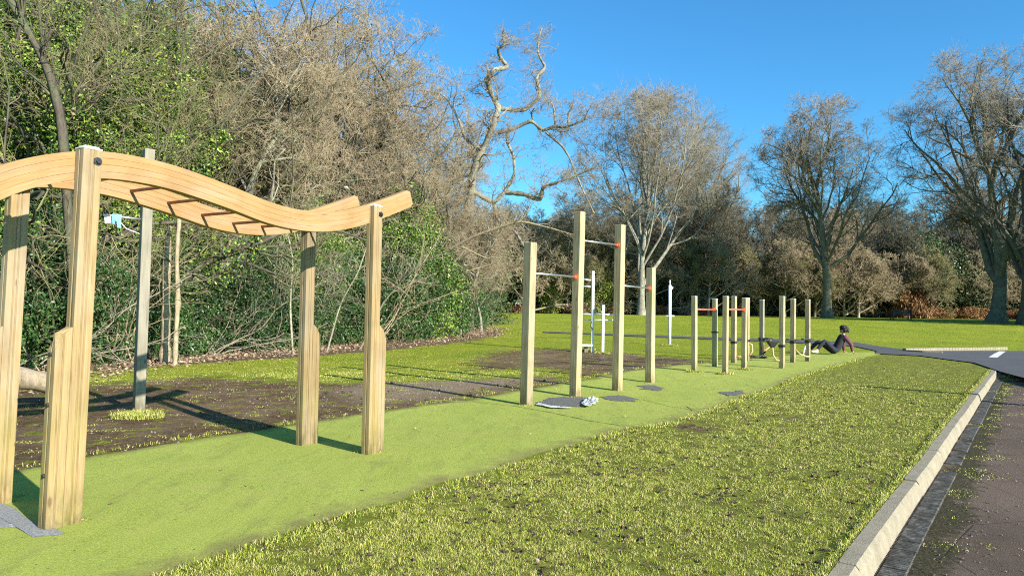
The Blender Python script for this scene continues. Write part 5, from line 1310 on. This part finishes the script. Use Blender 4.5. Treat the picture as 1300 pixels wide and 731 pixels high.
lp = np.array(ztree(12.6, 9.4)); e = empty('unseen_post', lp, 'unseen timber post added right of the picture to shade the kerb', 'post')
sqpost('post', lp, lp + np.array([0, 0, 3.1]), .2, M['pole'], e, (.8, .6), .012, 'cap')
for x_, y_, l_ in ((63, 37, 'second bare tree right of the picture across the road'), (76, 27, 'third bare tree right of the picture across the road'), (70, 47, 'bare tree set back right of the picture beyond the road'), (92, 30, 'farthest bare tree right of the picture')):
    copy_tree(TO, ztree(x_, y_), x_ * .3, 1.0, l_)
for x_, y_, s_, l_ in ((47, 48.5, 1.8, 'evergreen just right of the picture beside the far field'), (55, 46, 2.1, 'broad evergreen right of the picture behind the first one'), (60, 40, 2.2, 'big evergreen right of the picture whose shade falls on the far field'), (74, 36, 2.4, 'second big evergreen right of the picture'), (88, 36, 2.5, 'farthest big evergreen right of the picture')):
    copy_tree(V2, ztree(x_, y_), x_ * .3, s_, l_, 'tall evergreens right of the picture')
# ------------------------------------------------------------------ tufts, ragged edge grass and weeds
r = np.random.default_rng(31); xs = []; ys = []; hs = []; ws = []
for (x, y, rd, n_, h_) in tuft_pts:
    a = r.random(n_) * 6.28; q = rd * r.random(n_) ** .6; xs.append(x + np.cos(a) * q * 1.3); ys.append(y + np.sin(a) * q * .8); hs.append(h_ * r.uniform(.4, 1, n_)); ws.append(np.full(n_, .005 * max(1, (math.hypot(x, y) / 8))))
# ragged edge along the strip
for P_, sg in ((stripR, 1), (stripL, -1)):
    Q = resample(P_, 1500); n_ = 22000 if sg > 0 else 5000; k = r.integers(0, 1499, n_)
    cl = vnoise(Q[k, 0], Q[k, 1], 3.1, 9); ok = cl + r.normal(size=n_) * .35 > -.1; k = k[ok]
    d = Q[(k + 1) % 1500] - Q[k]; d /= np.hypot(*d.T)[:, None] + 1e-9; nn = np.stack([d[:, 1], -d[:, 0]], -1) * sg
    off = np.abs(r.normal(size=len(k))) * .09 - .035
    x = Q[k, 0] + nn[:, 0] * off; y = Q[k, 1] + nn[:, 1] * off; ok = (y > 3) & (y < 24); x, y = x[ok], y[ok]
    xs.append(x); ys.append(y); hs.append(r.uniform(.02, .055, len(x))); ws.append(.0035 * (np.hypot(x, y) / 4).clip(1) ** .75)
# kerb back edge
n_ = 16000; u = r.uniform(-1, U_END, n_); v = -.125 - np.abs(r.normal(size=n_)) * .03 + .014; x = K0[0] + u * KD[0] + v * KN[0]; y = K0[1] + u * KD[1] + v * KN[1]
xs.append(x); ys.append(y); hs.append(r.uniform(.02, .05, n_)); ws.append(.0035 * (np.hypot(x, y) / 4).clip(1) ** .75)
x = np.concatenate(xs); y = np.concatenate(ys)
blades(x, y, zg(x, y) + .012, np.concatenate(hs), np.concatenate(ws), M['grass'], 'grass', 'ragged grass tufts round post feet and surface edges', r)
# weeds in the gutter
n_ = 70000; u = r.uniform(-1, U_END + 1, n_); v = r.uniform(.05, 1.0, n_)
x = K0[0] + u * KD[0] + v * KN[0]; y = K0[1] + u * KD[1] + v * KN[1]
w_ = np.exp(-((v - .34) / .13) ** 2) * 1.0 + np.exp(-((v - .09) / .03) ** 2) * .6
ok = (vnoise(x, y, 3.2, 14) + vnoise(x, y, 9, 15) * .6 + r.normal(size=n_) * .12 > .95 - .85 * w_ - .25 * sstep(8, 19, u)) & (r.random(n_) < .8)
x, y, u, v = x[ok], y[ok], u[ok], v[ok]
blades(x, y, zroad(x, y, u, v), r.uniform(.006, .022, len(x)), .0035 * (np.hypot(x, y) / 4).clip(1) ** .75 * r.uniform(.7, 1.6, len(x)), M['grass'], 'weeds', 'weeds and moss growing in the gutter beside the kerb', r)
# stones and crumbs in the gutter
n_ = 700; u = r.uniform(-1, 15, n_); v = np.abs(r.normal(size=n_)) * .3 + .3; x = K0[0] + u * KD[0] + v * KN[0]; y = K0[1] + u * KD[1] + v * KN[1]
c = np.stack([x, y, zroad(x, y, u, v) + .004], -1); s_ = r.uniform(.003, .011, n_)
oct_ = np.array([[1, 0, 0], [0, 1, 0], [-1, 0, 0], [0, -1, 0], [0, 0, .8], [0, 0, -.8]])
V = (c[:, None] + (oct_[None] + r.normal(size=(n_, 6, 3)) * .25) * s_[:, None, None]).reshape(-1, 3)
ft = np.array([[0, 1, 4], [1, 2, 4], [2, 3, 4], [3, 0, 4], [1, 0, 5], [2, 1, 5], [3, 2, 5], [0, 3, 5]])
Ft = (np.arange(n_)[:, None, None] * 6 + ft[None]).reshape(-1, 3)
M['grit'] = simple('grey_brown_grit', (.17, .14, .11), .9, 0, 9, .6)
tag(link(bpy.data.objects.new('gravel', raw_mesh('gravel', V, None, Ft, M['grit'], False))), 'loose grit along the gutter', kind='stuff')
# gravel/pebbles of the muddy patch
n_ = 1300; x = r.uniform(-9, 0, n_); y = r.uniform(7, 17, n_); ok = softpoly(x, y, mud1) > .1; x, y = x[ok], y[ok]; n_ = len(x)
c = np.stack([x, y, zg(x, y) + .002], -1); s_ = r.uniform(.006, .02, n_)
V = (c[:, None] + (oct_[None] + r.normal(size=(n_, 6, 3)) * .25) * s_[:, None, None]).reshape(-1, 3)
Ft = (np.arange(n_)[:, None, None] * 6 + ft[None]).reshape(-1, 3)
tag(link(bpy.data.objects.new('gravel', raw_mesh('gravel', V, None, Ft, M['grit'], False))), 'small stones in the muddy patch', kind='stuff')

# ------------------------------------------------------------------ light
EL = math.radians(22.5); SD = np.array([.70, -.714]); SD /= np.hypot(*SD)
to_sun = Vector((SD[0] * math.cos(EL), SD[1] * math.cos(EL), math.sin(EL)))
sl = bpy.data.lights.new('sun', 'SUN'); sl.energy = 5.0; sl.angle = math.radians(.55); sl.color = (1, .94, .84)
so = bpy.data.objects.new('sun', sl); C.objects.link(so); so.rotation_euler = to_sun.to_track_quat('Z', 'Y').to_euler()
w = bpy.data.worlds.new('World'); sc.world = w; w.use_nodes = True; nt = w.node_tree
sky = nt.nodes.new('ShaderNodeTexSky'); sky.sky_type = 'NISHITA'; sky.sun_disc = False; sky.sun_elevation = EL
sky.sun_rotation = math.atan2(to_sun.x, to_sun.y); sky.air_density = 1.0; sky.dust_density = .7; sky.ozone_density = 3.0
bg = nt.nodes['Background']; bg.inputs['Strength'].default_value = .085
hs_ = nt.nodes.new('ShaderNodeHueSaturation'); hs_.inputs['Saturation'].default_value = 1.1
tint = nt.nodes.new('ShaderNodeMix'); tint.data_type = 'RGBA'; tint.blend_type = 'MULTIPLY'; tint.inputs[0].default_value = 1
tint.inputs[7].default_value = (.52, 1.1, 1.3, 1)
nt.links.new(sky.outputs[0], hs_.inputs['Color']); nt.links.new(hs_.outputs[0], tint.inputs[6]); nt.links.new(tint.outputs[2], bg.inputs['Color'])
sc.view_settings.view_transform = 'Standard'; sc.view_settings.look = 'None'; sc.view_settings.exposure = 1.15; sc.view_settings.gamma = 1
sc.cycles.max_bounces = 5; sc.cycles.diffuse_bounces = 3; sc.cycles.glossy_bounces = 2; sc.cycles.transparent_max_bounces = 4
sc.cycles.filter_width = 1.1
sc.cycles.use_denoising = False
sc.cycles.use_adaptive_sampling = False
